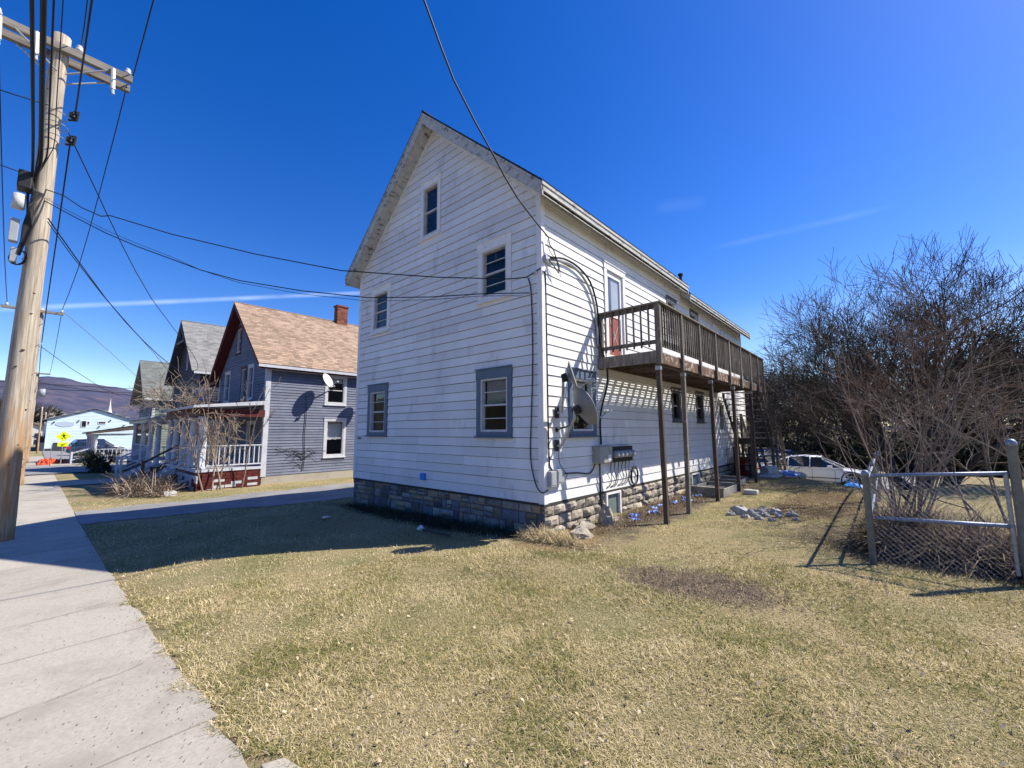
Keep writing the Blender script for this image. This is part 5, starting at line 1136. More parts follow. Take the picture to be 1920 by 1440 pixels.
# ------------------------------------------------------------------ chain link fence
fe = empty('chain_link_fence', (-.25, 7.06, 0), 0, 'grey blue chain link fence with round posts at the right of the lawn', 'fence')
def fpost(x, y, zt, r, cap=True, lean=0):
    mb = MB(); z = h(x, y); prof = [(r, z-.1), (r, zt-.03)]
    prof += [(r*1.12, zt-.03), (r*1.12, zt), (r*.8, zt+r*.7), (r*.25, zt+r*1.0)]
    mb.lathe(prof, (x, y, 0), 14); mb.build('post', 'fence_metal', fe, smooth=True)
fpost(-.25, 7.06, 1.10, .037); fpost(1.0, 7.05, 1.50, .041)
yy = [10.0, 13.0, 16.0]
for y in yy: fpost(-.25, y, 1.06+h(-.25, y), .035)
def fr_(a, b, r=.022):
    mb = MB(); mb.tube([a, b], r, 10); mb.build('rail', 'fence_metal', fe, smooth=True)
fr_((-.20, 7.06, 1.07), (.95, 7.05, 1.17)); fr_((-.20, 7.06, .55), (.95, 7.05, .61))
for (ya, yb) in ((7.1, 10), (10, 13), (13, 16)):
    for zz in (1.0, .52): fr_((-.25, ya, zz+h(-.25, ya)), (-.25, yb, zz+h(-.25, yb)), .018)
mb = MB(); mb.tube([(.93, 7.05, .10), (.93, 7.05, 1.18)], .02, 8); mb.build('tension_bar', 'metal', fe)
def chain(p0, U, L, z0, zt, sp=.062, r=.0014, dz=lambda u: 0):
    mb = MB(); Hh = zt-z0; n = int((L+Hh)/sp)
    for k in range(n):
        for s_ in (1, -1):
            u0_ = k*sp-Hh if s_ > 0 else k*sp; a = (u0_, z0) ; b = (u0_+Hh, zt) if s_ > 0 else (u0_-Hh, zt)
            ua, za = a; ub, zb_ = b
            def clip(ua, za, ub, zb_):
                if ua > ub: ua, za, ub, zb_ = ub, zb_, ua, za
                if ub <= 0 or ua >= L: return None
                if ua < 0: t = -ua/(ub-ua); za = za+(zb_-za)*t; ua = 0
                if ub > L: t = (L-ua)/(ub-ua); zb_ = za+(zb_-za)*t; ub = L
                return ua, za, ub, zb_
            c_ = clip(ua, za, ub, zb_)
            if c_:
                ua, za, ub, zb_ = c_; o_ = .003*s_
                mb.tube([(p0[0]+U[0]*ua-U[1]*o_, p0[1]+U[1]*ua+U[0]*o_, za+dz(ua)), (p0[0]+U[0]*ub-U[1]*o_, p0[1]+U[1]*ub+U[0]*o_, zb_+dz(ub))], r, 3, caps=False)
    mb.build('wire_mesh', 'fence_metal', fe)
chain((-.20, 7.03), (1, 0), 1.13, .04, 1.10); chain((-.27, 7.1), (0, 1), 8.9, .02, 1.02, .07, .0014, dz=lambda u: h(-.25, 7.1+u))
chain((1.06, 7.03), (1, 0), 2.4, .04, 1.12)
# ------------------------------------------------------------------ bare trees
def grow(p, d, L, r, lev, maxlev, rg, out, up=.1, spread=.75, kids=(3, 5), wob=.14, ratio=(.55, .8), tip=.25, minr=.0035, rk_f=(.5, .72)):
    n = 5 if lev < 3 else 4; pts = [p.copy()]; rad = [r]; q = p.copy(); dd = d.copy()
    for i in range(n):
        dd = (dd+Vector((rg.uniform(-1, 1), rg.uniform(-1, 1), rg.uniform(-1, 1)))*wob+Vector((0, 0, up))*.4).normalized()
        q = q+dd*(L/n); pts.append(q.copy()); rad.append(max(minr, r*(1-(1-tip)*(i+1)/n)))
    out.append((lev, pts, rad))
    if lev >= maxlev: return
    for k in range(rg.randint(*kids)+(1 if lev == 0 else 0)):
        t = rg.uniform(.3, 1.0) if lev else rg.uniform(.35, 1.0); i = min(n-1, int(t*n)); f = t*n-i
        b = pts[i].lerp(pts[i+1], f); ax = (pts[i+1]-pts[i]).normalized()
        a = rg.uniform(0, 6.283); side = ax.orthogonal().normalized(); side = (Matrix.Rotation(a, 3, ax)@side)
        ang = rg.uniform(.35, 1.0)*spread
        nd = (ax*math.cos(ang)+side*math.sin(ang)).normalized()
        grow(b, nd, L*rg.uniform(*ratio), rad[i]*rg.uniform(*rk_f), lev+1, maxlev, rg, out, up, spread, kids, wob, ratio, tip, minr, rk_f)
def tree_meshes(parent, out, bark, twig, split=2):
    for nm, m, f in (('trunk', bark, lambda l: l < split), ('branches', twig, lambda l: l >= split)):
        mb = MB(); rg = random.Random(1)
        for lev, pts, rad in out:
            if f(lev): mb.tube(pts, rad, 8 if lev == 0 else (6 if lev == 1 else (4 if lev == 2 else 3)), caps=False, tone=rg.random())
        if mb.v: mb.build(nm, m, parent, smooth=True)
def bare_tree(x, y, trunks, label, seed, bark='bark_dark', twig='bark_dark', maxlev=5, name='bare_tree', group=None, **kw):
    z = h(x, y); t = empty(name, (x, y, z), 0, label, 'tree', group); rg = random.Random(seed); out = []
    for (dx, dy, dirv, L, r) in trunks: grow(Vector((x+dx, y+dy, z-.1)), Vector(dirv).normalized(), L, r, 0, maxlev, rg, out, **kw)
    tree_meshes(t, out, bark, twig); return len(out)
bare_tree(.75, 19.6, [(0, 0, (0.05, 0, 1), 3.64, 0.19), (-0.5, 0.2, (-0.32, -0.1, 1), 3.536, 0.14), (0.5, 0.3, (0.35, 0.1, 1), 3.536, 0.15), (0.1, 0.5, (0.15, 0.35, 1), 3.224, 0.12), (-0.2, -0.2, (-0.7, 0.1, 1), 3.432, 0.12), (0.5, 0, (0.7, 0.1, 0.9), 3.224, 0.12), (-0.1, 0.1, (-1.1, 0, 0.9), 3.224, 0.1), (0.2, 0.1, (1.1, 0, 0.7), 2.808, 0.09)],
          'large dark bare tree with a wide crown of fine twigs behind the fence', 11, up=.13, kids=(3, 5), wob=.17, spread=.9, ratio=(.58, .78), minr=.006, rk_f=(.55, .8), tip=.38)
bare_tree(-.02, 8.1, [(rg_.uniform(-.12, .25), rg_.uniform(-.1, .2), (rg_.uniform(-.38, .75), rg_.uniform(-.2, .6), 1), rg_.uniform(1.8, 2.7), .016) for rg_ in [random.Random(k) for k in range(11)]],
          'leafless shrub with long pale arching stems right behind the fence post', 8, 'twig', 'twig', 3, 'leafless_shrub', up=.02, kids=(2, 4), wob=.10, spread=.7, ratio=(.35, .6), minr=.002)
bare_tree(1.4, 9.5, [(rg_.uniform(-.5, .5), rg_.uniform(-.3, .3), (rg_.uniform(-.4, 1.0), rg_.uniform(-.3, .6), rg_.uniform(.7, 1.2)), rg_.uniform(1.5, 2.3), .02) for rg_ in [random.Random(k+40) for k in range(6)]],
          'low spreading leafless shrub with drooping pale twigs behind the chain link fence', 9, 'twig', 'twig', 3, 'leafless_shrub', up=-.05, kids=(3, 4), wob=.14, spread=.9, ratio=(.45, .7), minr=.002)
bare_tree(.35, 12.2, [(rg_.uniform(-.5, .5), rg_.uniform(-.3, .3), (rg_.uniform(-.7, .8), rg_.uniform(-.3, .6), 1.0), rg_.uniform(2.2, 3.1), .03) for rg_ in [random.Random(k+80) for k in range(4)]],
          'reddish leafless thicket with upright stems below the large bare tree', 10, 'twig_red', 'twig_red', 4, 'leafless_shrub', up=.06, kids=(3, 5), wob=.12, spread=.8, ratio=(.45, .7), minr=.003)
bare_tree(-3.6, 27.8+10, [(0, 0, (0, 0, 1), 3.4, .12), (.3, 0, (.4, 0, 1), 3.0, .1)], 'thin bare tree showing above the end of the deck', 14, maxlev=4, kids=(4, 5), spread=.8, minr=.012)
# tall dry weeds and brush at the fence foot: one tangled mass
def tangle(name, cx, cy, rx, ry, n, hgt, m, label, cat, seed, ln=(.25, .7), w=.004, kind=None):
    rg = np.random.default_rng(seed); a = rg.uniform(0, 2*np.pi, n); rr = np.sqrt(rg.uniform(0, 1, n))
    x = cx+rx*rr*np.cos(a); y = cy+ry*rr*np.sin(a); z = H(x, y)
    hh = hgt*(1-rr**2*.75)*rg.uniform(.05, 1, n); L = rg.uniform(*ln, n)
    th = rg.uniform(0, 2*np.pi, n); el = rg.uniform(-.3, 1.1, n)
    p0 = np.stack([x, y, z+hh*.6], -1); d = np.stack([np.cos(th)*np.cos(el), np.sin(th)*np.cos(el), np.sin(el)], -1)
    sd = np.stack([-np.sin(th), np.cos(th), rg.uniform(-.6, .6, n)], -1); sd /= np.linalg.norm(sd, axis=1)[:, None]
    mid = p0+d*L[:, None]*.5+np.array([0, 0, 1])*L[:, None]*.06; p1 = p0+d*L[:, None]-np.array([0, 0, 1])*L[:, None]*.1
    p1[:, 2] = np.maximum(p1[:, 2], z+.005); W = (w*rg.uniform(.6, 1.5, n))[:, None]
    V = np.stack([p0-sd*W, p0+sd*W, mid+sd*W*.8, mid-sd*W*.8, p1+sd*W*.2, p1-sd*W*.2], 1).reshape(-1, 3)
    i = np.arange(n)[:, None]*6; Fc = np.concatenate([i+np.array([[0, 1, 2, 3]]), i+np.array([[3, 2, 4, 5]])])
    t = rg.random(n); o = mesh_np(name, V, Fc, np.concatenate([t, t]), m); tag(o, label, cat, None, kind); return o
tangle('brush_pile', 1.0, 7.85, 1.35, .55, 7500, .55, 'dry_weeds', 'low brown tangle of dead weeds at the foot of the chain link fence', 'brush', 3, kind='stuff')
tangle('dead_grass_clump', .1, 8.2, .45, .5, 2500, .8, 'dry_weeds', 'straw coloured clump of dead grass beside the fence post', 'dead grass', 4, kind='stuff')
tangle('dead_grass_clump', -4.3, 5.75, .55, .3, 1700, .10, 'straw', 'mound of pale dead grass at the stone corner of the white house', 'dead grass', 5, ln=(.1, .3), w=.003, kind='stuff')
tangle('weed_strip', -3.95, 10.2, .42, 4.0, 5000, .10, 'dry_weeds', 'strip of dead weeds along the sunny foundation of the white house', 'dead grass', 6, ln=(.06, .22), w=.003, kind='stuff')
mb = MB(); mb.tube([(1.0, 6.5, .03), (1.5, 6.35, .06), (2.2, 6.3, .05), (3.0, 6.2, .06)], [.05, .06, .06, .05], 8); tag(mb.build('fallen_log', 'bark', smooth=True), 'grey fallen branch lying on the lawn by the brush at the right edge', 'log')
mb = MB(); mb.tube([(.95, 6.75, .03), (1.4, 6.62, .10), (1.9, 6.7, .06)], [.02, .025, .02], 6); tag(mb.build('fallen_log', 'bark', smooth=True), 'thinner fallen branch behind the grey one by the brush', 'log')
# ------------------------------------------------------------------ dense tree line behind the court
def leafmass(parent, name, m, c, r, n, seed, size=.10, lo=.0, elong=2.2, twigs=False):
    rg = np.random.default_rng(seed)
    nc = 46; cc = rg.normal(size=(nc, 3)); cc /= np.linalg.norm(cc, axis=1)[:, None]; cc *= (rg.uniform(.3, 1, nc)**.5)[:, None]
    k = rg.integers(0, nc, n); p = cc[k]+rg.normal(size=(n, 3))*.17
    p[:, 2] = np.where(p[:, 2] < -1, -2-p[:, 2], p[:, 2])
    q = np.array(c)+p*np.array(r); q[:, 2] = np.maximum(q[:, 2], c[2]-r[2])
    a = rg.normal(size=(n, 3)); a /= np.linalg.norm(a, axis=1)[:, None]; b = np.cross(a, rg.normal(size=(n, 3))); b /= np.linalg.norm(b, axis=1)[:, None]
    s1 = (size*rg.uniform(.5, 1.4, n)*elong)[:, None]; s2 = (size*rg.uniform(.4, 1.0, n))[:, None]
    V = np.stack([q-a*s1, q+b*s2, q+a*s1, q-b*s2], 1).reshape(-1, 3)
    Fc = np.arange(n*4).reshape(-1, 4); t = np.clip(rg.random(n)*.6+rg.random(nc)[k]*.4, 0, 1)
    return mesh_np(name, V, Fc, t, m, parent)
spec = [(-8.6, 41.0, 4.2, 8.2, 'brush', 'grey brown brush tree at the left end of the tree line beside the stairs'),
        (-6.0, 42.4, 4.2, 8.6, 'brush', 'tall grey brush tree above the parked cars, second in the tree line'),
        (-3.2, 44.2, 4.6, 8.8, 'brush', 'broad grey brush tree above the silver sedan, third in the tree line'),
        (-.2, 46.0, 4.6, 8.4, 'evergreen', 'dark evergreen just left of the large bare tree'),
        (3.1, 47.2, 4.8, 9.6, 'evergreen', 'dark evergreen behind the trunk of the large bare tree'),
        (6.2, 46.0, 4.8, 10.2, 'evergreen', 'tallest dark evergreen, at the right of the large bare tree'),
        (9.4, 46.5, 4.6, 8.6, 'brush', 'grey brush tree near the right edge of the picture behind the fence'),
        (12.6, 46.0, 4.6, 9.2, 'evergreen', 'dark evergreen at the far right edge behind the fence'),
        (-10.5, 50.0, 4.2, 9.6, 'evergreen', 'dark conifer top peeking over the left end of the tree line')]
for i, (x, y, r, hh, m, lab) in enumerate(spec):
    z = -1.2; t = empty('background_tree', (x, y, z), 0, lab, 'tree', 'trees in the line behind the parked cars'); rg = random.Random(i+60); out = []
    leafmass(t, 'crown', 'evergreen' if m == 'evergreen' else 'brush', (x, y, z+hh*.46), (r*.66, r*.5, hh*.48), 9500 if m == 'evergreen' else 7500, i+100, .085 if m == 'evergreen' else .045, elong=2.2 if m == 'evergreen' else 5.5)
    for k in range(5): grow(Vector((x+rg.uniform(-1.6, 1.6), y-1.2+rg.uniform(-.8, .8), z)), Vector((rg.uniform(-.35, .35), rg.uniform(-.4, .1), 1)).normalized(), hh*rg.uniform(.42, .6), .09, 0, 3 if m == 'evergreen' else 4, rg, out, up=.05, kids=(4, 6), wob=.16, spread=.95, ratio=(.42, .62), minr=.011)
    for nm, f in (('trunk', lambda l: l < 1), ('branches', lambda l: l >= 1)):
        mb = MB()
        for lev, pts, rad in out:
            if f(lev): mb.tube(pts, rad, 5 if lev == 0 else 3, caps=False, tone=rg.random())
        mb.build(nm, 'brush', t, smooth=True)
tangle('undergrowth', .5, 38.5, 19, 2.2, 26000, 3.4, 'shrub', 'low dark undergrowth running along the foot of the tree line', 'undergrowth', 14, ln=(.3, .9), w=.05, kind='stuff')
# bare trees by the hill and behind the neighbours
bare_tree(-75, 13.5, [(0, 0, (0, 0, 1), 4.2, .16), (.5, .3, (.3, .2, 1), 4, .13)], 'bare brown tree beside the far roof right of the warehouse', 21, 'twig', 'twig', 4, kids=(4, 6), minr=.03, spread=.85)
bare_tree(-140, -1.5, [(0, 0, (0, 0, 1), 4.5, .2), (1, 3, (.2, .2, 1), 3.5, .2)], 'bare dark tree above the far houses, left of the warehouse', 22, maxlev=4, kids=(4, 6), minr=.05, spread=.85)
bare_tree(-160, -7, [(0, 0, (0, 0, 1), 5, .3), (1, -2, (.2, -.2, 1), 4.5, .25)], 'bare dark tree far down the street behind the poles', 23, maxlev=4, kids=(4, 6), minr=.05, spread=.85)
# dark shrub on the far verge
sh = empty('bare_bush', (-33, 2.5, h(-33, 2.5)), 0, 'dark scrubby bush on the far verge before the sage green porch', 'bush'); out = []; rg = random.Random(31)
for k in range(16): grow(Vector((-33+rg.uniform(-.5, .5), 2.5+rg.uniform(-.3, .3), -.55)), Vector((rg.uniform(-.8, .8), rg.uniform(-.8, .8), 1)).normalized(), .75, .02, 0, 2, rg, out, kids=(4, 6), spread=.9, minr=.009)
tree_meshes(sh, out, 'shrub', 'shrub', 1); leafmass(sh, 'leaves', 'shrub', (-33, 2.5, -.2), (.9, .45, .38), 900, 7, .04)
# porch vine
vn = empty('climbing_vine', (-18.45, 4.1, h(-18.4, 4.1)), 0, 'leafless climbing vine tangled over the porch corner of the slate blue house', 'vine'); out = []; rg = random.Random(77)
for k in range(5): grow(Vector((-18.45+rg.uniform(-.15, .15), 4.6+rg.uniform(-.5, .8), -.5)), Vector((rg.uniform(-.05, .15), rg.uniform(-.3, .3), 1)).normalized(), rg.uniform(2.3, 3.4), .032, 0, 3, rg, out, up=.12, kids=(2, 3), wob=.12, spread=.6, ratio=(.35, .6), minr=.007)
for k in range(16): grow(Vector((-18.9-rg.uniform(0, 4.0), 3.72+rg.uniform(-.1, .5), rg.uniform(2.3, 2.75))), Vector((rg.uniform(-1, 1), rg.uniform(-.3, .3), rg.uniform(-.1, .6))).normalized(), rg.uniform(.8, 1.4), .02, 0, 2, rg, out, up=-.05, kids=(4, 6), wob=.28, spread=1.0, ratio=(.5, .8), minr=.008)
for k in range(8): grow(Vector((-18.7, 4.0+rg.uniform(-.1, .4), rg.uniform(1.6, 2.4))), Vector((rg.uniform(-.5, .5), rg.uniform(-.3, .5), rg.uniform(-1, .2))).normalized(), rg.uniform(.6, 1.1), .016, 0, 2, rg, out, up=-.1, kids=(3, 5), wob=.3, spread=1.0, minr=.007)
tree_meshes(vn, out, 'vine', 'vine', 1)
v2 = empty('wall_vine', (-18.88, 7.9, -.2), 0, 'thin dead creeper on the sunlit side wall of the slate blue house', 'vine'); out = []; rg = random.Random(5)
P = [Vector(p) for p in [(-18.87, 7.75, 0), (-18.87, 7.8, .6), (-18.87, 7.74, 1.5), (-18.87, 7.78, 2.4), (-18.87, 7.72, 3.2)]]; out.append((0, P, [.014]*5))
for k in range(14):
    a = Vector((-18.86, 7.75, .1+rg.uniform(0, .7))); s_ = rg.choice((-1, 1)); L = rg.uniform(.3, 1.2); out.append((1, [a, a+Vector((0, s_*L*.5, rg.uniform(0, .3))), a+Vector((0, s_*L, rg.uniform(-.1, .4)))], [.009, .008, .006]))
tree_meshes(v2, out, 'cable', 'cable', 1)
tangle('brush_pile', -19.9, 2.75, 2.0, .8, 1500, .28, 'vine', 'heap of cut branches on the ground before the porch of the slate blue house', 'brush', 9, ln=(.4, 1.1), w=.012, kind='stuff')
mb = MB(); mb.box(-18.6, 3.0, h(-18.3, 3.1)-.02, -18.1, 3.35, h(-18.3, 3.1)+.12, .5); tag(mb.build('concrete_block', 'junk_white', bevel=.01), 'pale concrete block lying before the porch of the slate blue house', 'block')
# ------------------------------------------------------------------ cars
def car(loc, rz, paint, label, suv=0.0, L=4.75, name='parked_car', group='cars parked near the houses'):
    t = empty(name, loc, 0, label, 'car', group); rz_ = rz
    hw = .90; hb = .90+suv*.10; roof = 1.42+suv*.33
    # stations: x, sill z, belt z, half width, belt half width
    st_ = [(-L/2, .42, .62, .62, .60), (-L/2+.06, .30, .80, .80, .76), (-L/2+.35, .22, hb+.09, .88, .84), (-L/2+.95, .20, hb+.07, .90, .86), (-.6, .19, hb+.03, .905, .865), (.55, .19, hb-.0, .905, .865), (L/2-1.35, .19, hb-.03, .90, .85), (L/2-.7, .20, hb-.12, .885, .80), (L/2-.22, .24, .68, .82, .70), (L/2-.03, .30, .56, .66, .60), (L/2, .36, .50, .60, .56)]
    mb = MB(); V = []
    for (x, zs, zb_, w, wb) in st_:
        zm = zs+(zb_-zs)*.55; top = zb_+(.035 if abs(x) > .9 else 0)
        ring = [(-w*.93, zs), (-w, zs+.10), (-w*1.0, zm), (-wb, zb_-.02), (-wb*.92, zb_+.005), (-wb*.5, top), (0, top+.012), (wb*.5, top), (wb*.92, zb_+.005), (wb, zb_-.02), (w, zm), (w, zs+.10), (w*.93, zs)]
        V += [(x, y, z) for y, z in ring]
    k = 13; n = len(st_); Fc = [(i*k+j, i*k+j+1, (i+1)*k+j+1, (i+1)*k+j) for i in range(n-1) for j in range(k-1)]+[tuple(range(k)), tuple((n-1)*k+j for j in range(k))[::-1]]+[(i*k+k-1, i*k, (i+1)*k, (i+1)*k+k-1) for i in range(n-1)]
    mb.add(V, Fc); b = lbuild(mb, 'body', paint, t, smooth=True); b.data.polygons[0].use_smooth = True
    es = b.modifiers.new('s', 'SUBSURF'); es.levels = 1; es.render_levels = 2
    rear = -L/2+(.55 if suv else .62); front = L/2-1.2
    gh = [(rear-.28 if not suv else rear-.2, hb+.05, .80), (rear+.85-(.6 if suv else 0), roof-.06, .62), (-.35, roof, .64), (.35, roof-.03, .63), (front-.85, roof-.10, .60), (front, hb-.02, .78)]
    mb = MB(); V = []
    for (x, z, w) in gh: V += [(x, -w, z), (x, -w*.6, z+.02), (x, w*.6, z+.02), (x, w, z)]
    base = [(rear-.28 if not suv else rear-.2, hb+.03, .83), (rear+.5, hb+.02, .86), (-.35, hb, .865), (.35, hb, .865), (front-.5, hb-.02, .86), (front, hb-.04, .80)]
    o0 = len(V)
    for (x, z, w) in base: V += [(x, -w, z), (x, w, z)]
    Fc = [(i*4+j, i*4+j+1, (i+1)*4+j+1, (i+1)*4+j) for i in range(5) for j in range(3)]
    Fc += [(i*4, (i+1)*4, o0+(i+1)*2, o0+i*2) for i in range(5)]+[(i*4+3, o0+i*2+1, o0+(i+1)*2+1, (i+1)*4+3) for i in range(5)]
    mb.add(V, Fc); lbuild(mb, 'window', 'car_glass', t)
    mb = MB(); V = []
    for (x, z, w) in gh[1:5]: V += [(x, -w*1.015, z-.01), (x, -w*.9, z+.028), (x, 0, z+.045), (x, w*.9, z+.028), (x, w*1.015, z-.01)]
    mb.add(V, [(i*5+j, i*5+j+1, (i+1)*5+j+1, (i+1)*5+j) for i in range(3) for j in range(4)])
    for sy in (-1, 1):
        for (a, c_) in ((gh[0], gh[1]), (gh[5], gh[4])):
            mb.bar((a[0], sy*(a[2]+.02), a[1]), (c_[0], sy*(c_[2]+.012), c_[1]+.01), .05, .07)
        for x in (-.12, rear+.75): mb.bar((x, sy*.868, hb), (x+.02, sy*.65, roof-.03), .035, .07)
        mb.bar((gh[1][0], sy*gh[1][2]*1.0, gh[1][1]), (gh[4][0], sy*gh[4][2]*1.03, gh[4][1]+.005), .04, .05)
        mb.bar((rear-.1, sy*.855, hb+.015), (front, sy*.845, hb-.02), .03, .05)
    lbuild(mb, 'roof', paint, t, smooth=True)
    for x in (-L/2+.98, L/2-.93):
        for sy in (-1, 1):
            mb = MB(); mb.lathe([(.345, sy*.62), (.36, sy*.66), (.36, sy*.84), (.31, sy*.89)], (x, 0, .335), 22, 'y'); w = lbuild(mb, 'wheel', 'tyre', t, smooth=True)
            mb = MB(); mb.lathe([(.225, sy*.86), (.235, sy*.897), (.205, sy*.90), (.20, sy*.88)], (x, 0, .335), 20, 'y')
            for q in range(10):
                a = q*math.pi/5; mb.bar((x+.04*math.cos(a), sy*.895, .335+.04*math.sin(a)), (x+.215*math.cos(a), sy*.902, .335+.215*math.sin(a)), .032, .02, up=(0, 1, 0))
            r = lbuild(mb, 'rim', 'rim', w)
            mb = MB(); mb.lathe([(.42, sy*.80), (.42, sy*.905), (.375, sy*.912), (.37, sy*.80)], (x, 0, .355), 22, 'y'); lbuild(mb, 'wheel_arch', 'black', t)
    for sy in (-1, 1):
        mb = MB(); mb.box(-.9, sy*.905, .42, 1.0, sy*.922, .455); mb.box(-1.0+.95, sy*.902, .30, -.04, sy*.912, hb-.03); mb.box(front-.35, sy*.9, .3, front-.34, sy*.911, hb-.1); lbuild(mb, 'side_trim', 'tyre', t)
        for x in (-.55, .55): mb = MB(); mb.box(x-.1, sy*.895, hb-.13, x+.08, sy*.925, hb-.10); lbuild(mb, 'door_handle', paint, t)
        mb = MB(); mb.box(front-.62, sy*.87, hb+.0, front-.42, sy*1.04, hb+.13); lbuild(mb, 'mirror', paint, t, bevel=.03)
        mb = MB(); mb.box(L/2-.30, sy*.55, .56, L/2-.08, sy*.80, .69); lbuild(mb, 'headlight', 'lamp_clear', t, bevel=.03)
        mb = MB(); mb.box(-L/2-.01+.03, sy*.55, .68, -L/2+.25, sy*.83, .86+suv*.1); lbuild(mb, 'tail_light', 'lamp_red', t, bevel=.03)
    mb = MB(); mb.box(L/2-.06, -.42, .34, L/2+.012, .42, .50); lbuild(mb, 'grille', 'black', t, bevel=.01)
    t.rotation_euler = (0, 0, rz_)
    return t
def lbuild(mb, name, m, parent, smooth=False, bevel=0):
    o = mesh_np(name, np.array(mb.v, float), mb.f, mb.t, m, None, mb.mi, smooth); o.parent = parent
    if bevel: b = o.modifiers.new('b', 'BEVEL'); b.width = bevel; b.segments = 2
    return o
car((-2.85, 25.9, h(-2.85, 25.9)+.01), R(3), 'car_white', 'pearl white sedan parked sideways at the edge of the back court, nearest of the cars')
car((-4.9, 29.6, -1.2), R(3), 'car_silver', 'silver car partly hidden behind the white sedan and the stairs')
car((-5.0, 32.2, -1.2), R(2), 'car_blue', 'dark navy car parked farthest back behind the white sedan', suv=.45)
car((-66.2, 4.7, -.78), R(97), 'car_dark', 'dark blue minivan parked in front of the aqua warehouse', suv=.9, L=4.9)
# ------------------------------------------------------------------ yard things
mb = MB(); rg = random.Random(3); V = []; nx, ny = 16, 8
for i in range(nx+1):
    for j in range(ny+1):
        x = -1.75+.95*i/nx; y = 23.9+.8*j/ny; V.append((x, y, h(x, y)+.02+.26*math.sin(math.pi*i/nx)**.6*math.sin(math.pi*j/ny)**.6*rg.uniform(.7, 1.1)))
mb.add(V, [(i*(ny+1)+j, (i+1)*(ny+1)+j, (i+1)*(ny+1)+j+1, i*(ny+1)+j+1) for i in range(nx) for j in range(ny)])
tag(mb.build('blue_tarp', 'tarp', smooth=True), 'bright blue tarp bundled on the grass by the front wheel of the white sedan', 'tarp')
# red tub with stuff
tb = empty('red_tub', (-4.05, 18.35, h(-4, 18.3)), 0, 'large red plastic tub standing under the landing of the stairs', 'tub')
mb = MB(); z = h(-4.05, 18.3); mb.lathe([(.25, z), (.31, z+.62), (.335, z+.62), (.335, z+.66), (.30, z+.66), (.24, z+.03)], (-4.05, 17.9, 0), 20); mb.build('tub_body', 'red_plastic', tb, smooth=False)
mb = MB(); mb.box(-4.02, 17.55, z+.15, -3.9, 17.6, z+.45); mb.build('label', 'junk_white', tb)
mb = MB(); mb.tube([(-3.45, 17.7, z+.19), (-3.2, 18.15, z+.19)], [.19, .19], 16); tag(mb.build('white_bucket', 'junk_white', bevel=.01), 'off white plastic bucket lying on its side next to the red tub', 'bucket')
mb = MB(); z = h(-3.2, 17.4); V = [(-3.75, 17.2, z+.01), (-2.95, 17.3, z+.01), (-2.9, 17.75, z+.07), (-3.6, 17.8, z+.08)]; mb.prism(V, (0, 0, .045)); tag(mb.build('white_board', 'junk_white'), 'white board lying on the grass below the deck end', 'board')
for k, (x, y, lab, m) in enumerate(((-2.9, 18.9, 'crumpled blue bag behind the last deck posts', 'bag_blue'), (-2.7, 19.6, 'dark blue bag heap at the foot of the stairs', 'tarp'), (-3.35, 18.75, 'crumpled white plastic heap beside the stairs', 'junk_white'), (-2.6, 19.2, 'white rag on the ground by the lowest stair post', 'junk_white'))):
    mb = MB(); mb.rock((x, y, h(x, y)+.07), (.3, .26, .13), k+70); tag(mb.build('rubbish_bag', m), lab, 'rubbish', 'rubbish by the stairs')
mb = MB()
for k in range(5): mb.box(-4.25, 17.0+.02*k, -.06+.20*k+.02, -3.75+.03*k, 17.35, -.06+.20*k+.05, .4)
mb.box(-4.27, 16.99, -.1, -4.24, 17.36, 1.05); mb.box(-3.78, 16.99, -.1, -3.75, 17.36, 1.05)
tag(mb.build('shelf_rack', 'black'), 'black shelving rack leaning against the white wall under the stairs', 'rack')
for (a, b, lab) in (((-3.55, 17.9, -.05), (-3.85, 18.1, 1.5), 'reddish board leaning upright beside the red tub'), ((-3.35, 18.0, .0), (-3.7, 18.4, 1.2), 'pale plank leaning beside the reddish board')):
    mb = MB(); mb.bar(a, b, .09, .03); tag(mb.build('leaning_plank', 'wood_beam' if 'reddish' in lab else 'wood'), lab, 'plank')
# planter troughs
def trough(x0, y0, x1, y1, z, hh, label):
    mb = MB(); w = .035; mb.box(x0, y0, z, x1, y0+w, z+hh, .6); mb.box(x0, y1-w, z, x1, y1, z+hh, .7); mb.box(x0, y0+w, z, x0+w, y1-w, z+hh, .5); mb.box(x1-w, y0+w, z, x1, y1-w, z+hh, .8); mb.box(x0+w, y0+w, z, x1-w, y1-w, z+hh-.08, .2)
    mb.box(x0-.03, y0-.03, z+hh, x1+.03, y0+w+.01, z+hh+.03, .9); mb.box(x0-.03, y1-w-.01, z+hh, x1+.03, y1+.03, z+hh+.03, .9)
    tag(mb.build('planter_box', 'stone', bevel=.008), label, 'planter', 'planter boxes by the foundation')
trough(-4.15, 12.0, -3.3, 13.4, h(-3.9, 12.5), .22, 'long low grey planter box on the ground under the deck')
trough(-4.3, 14.3, -3.5, 15.4, h(-3.9, 15), .16, 'small dark planter box behind the long grey one')
mb = MB(); mb.box(-3.05, 12.9, h(-3, 13), -2.72, 13.15, h(-3, 13)+.12); tag(mb.build('concrete_block', 'junk_white', bevel=.02), 'small white block on the grass at the end of the planter box', 'block')
mb = MB(); mb.rock((-4.12, 7.30, -.10), (.15, .12, .27), 2); o = mb.build('boulder', 'stone_light', smooth=False); tag(o, 'upright dark boulder leaning by the foundation near the corner', 'boulder')
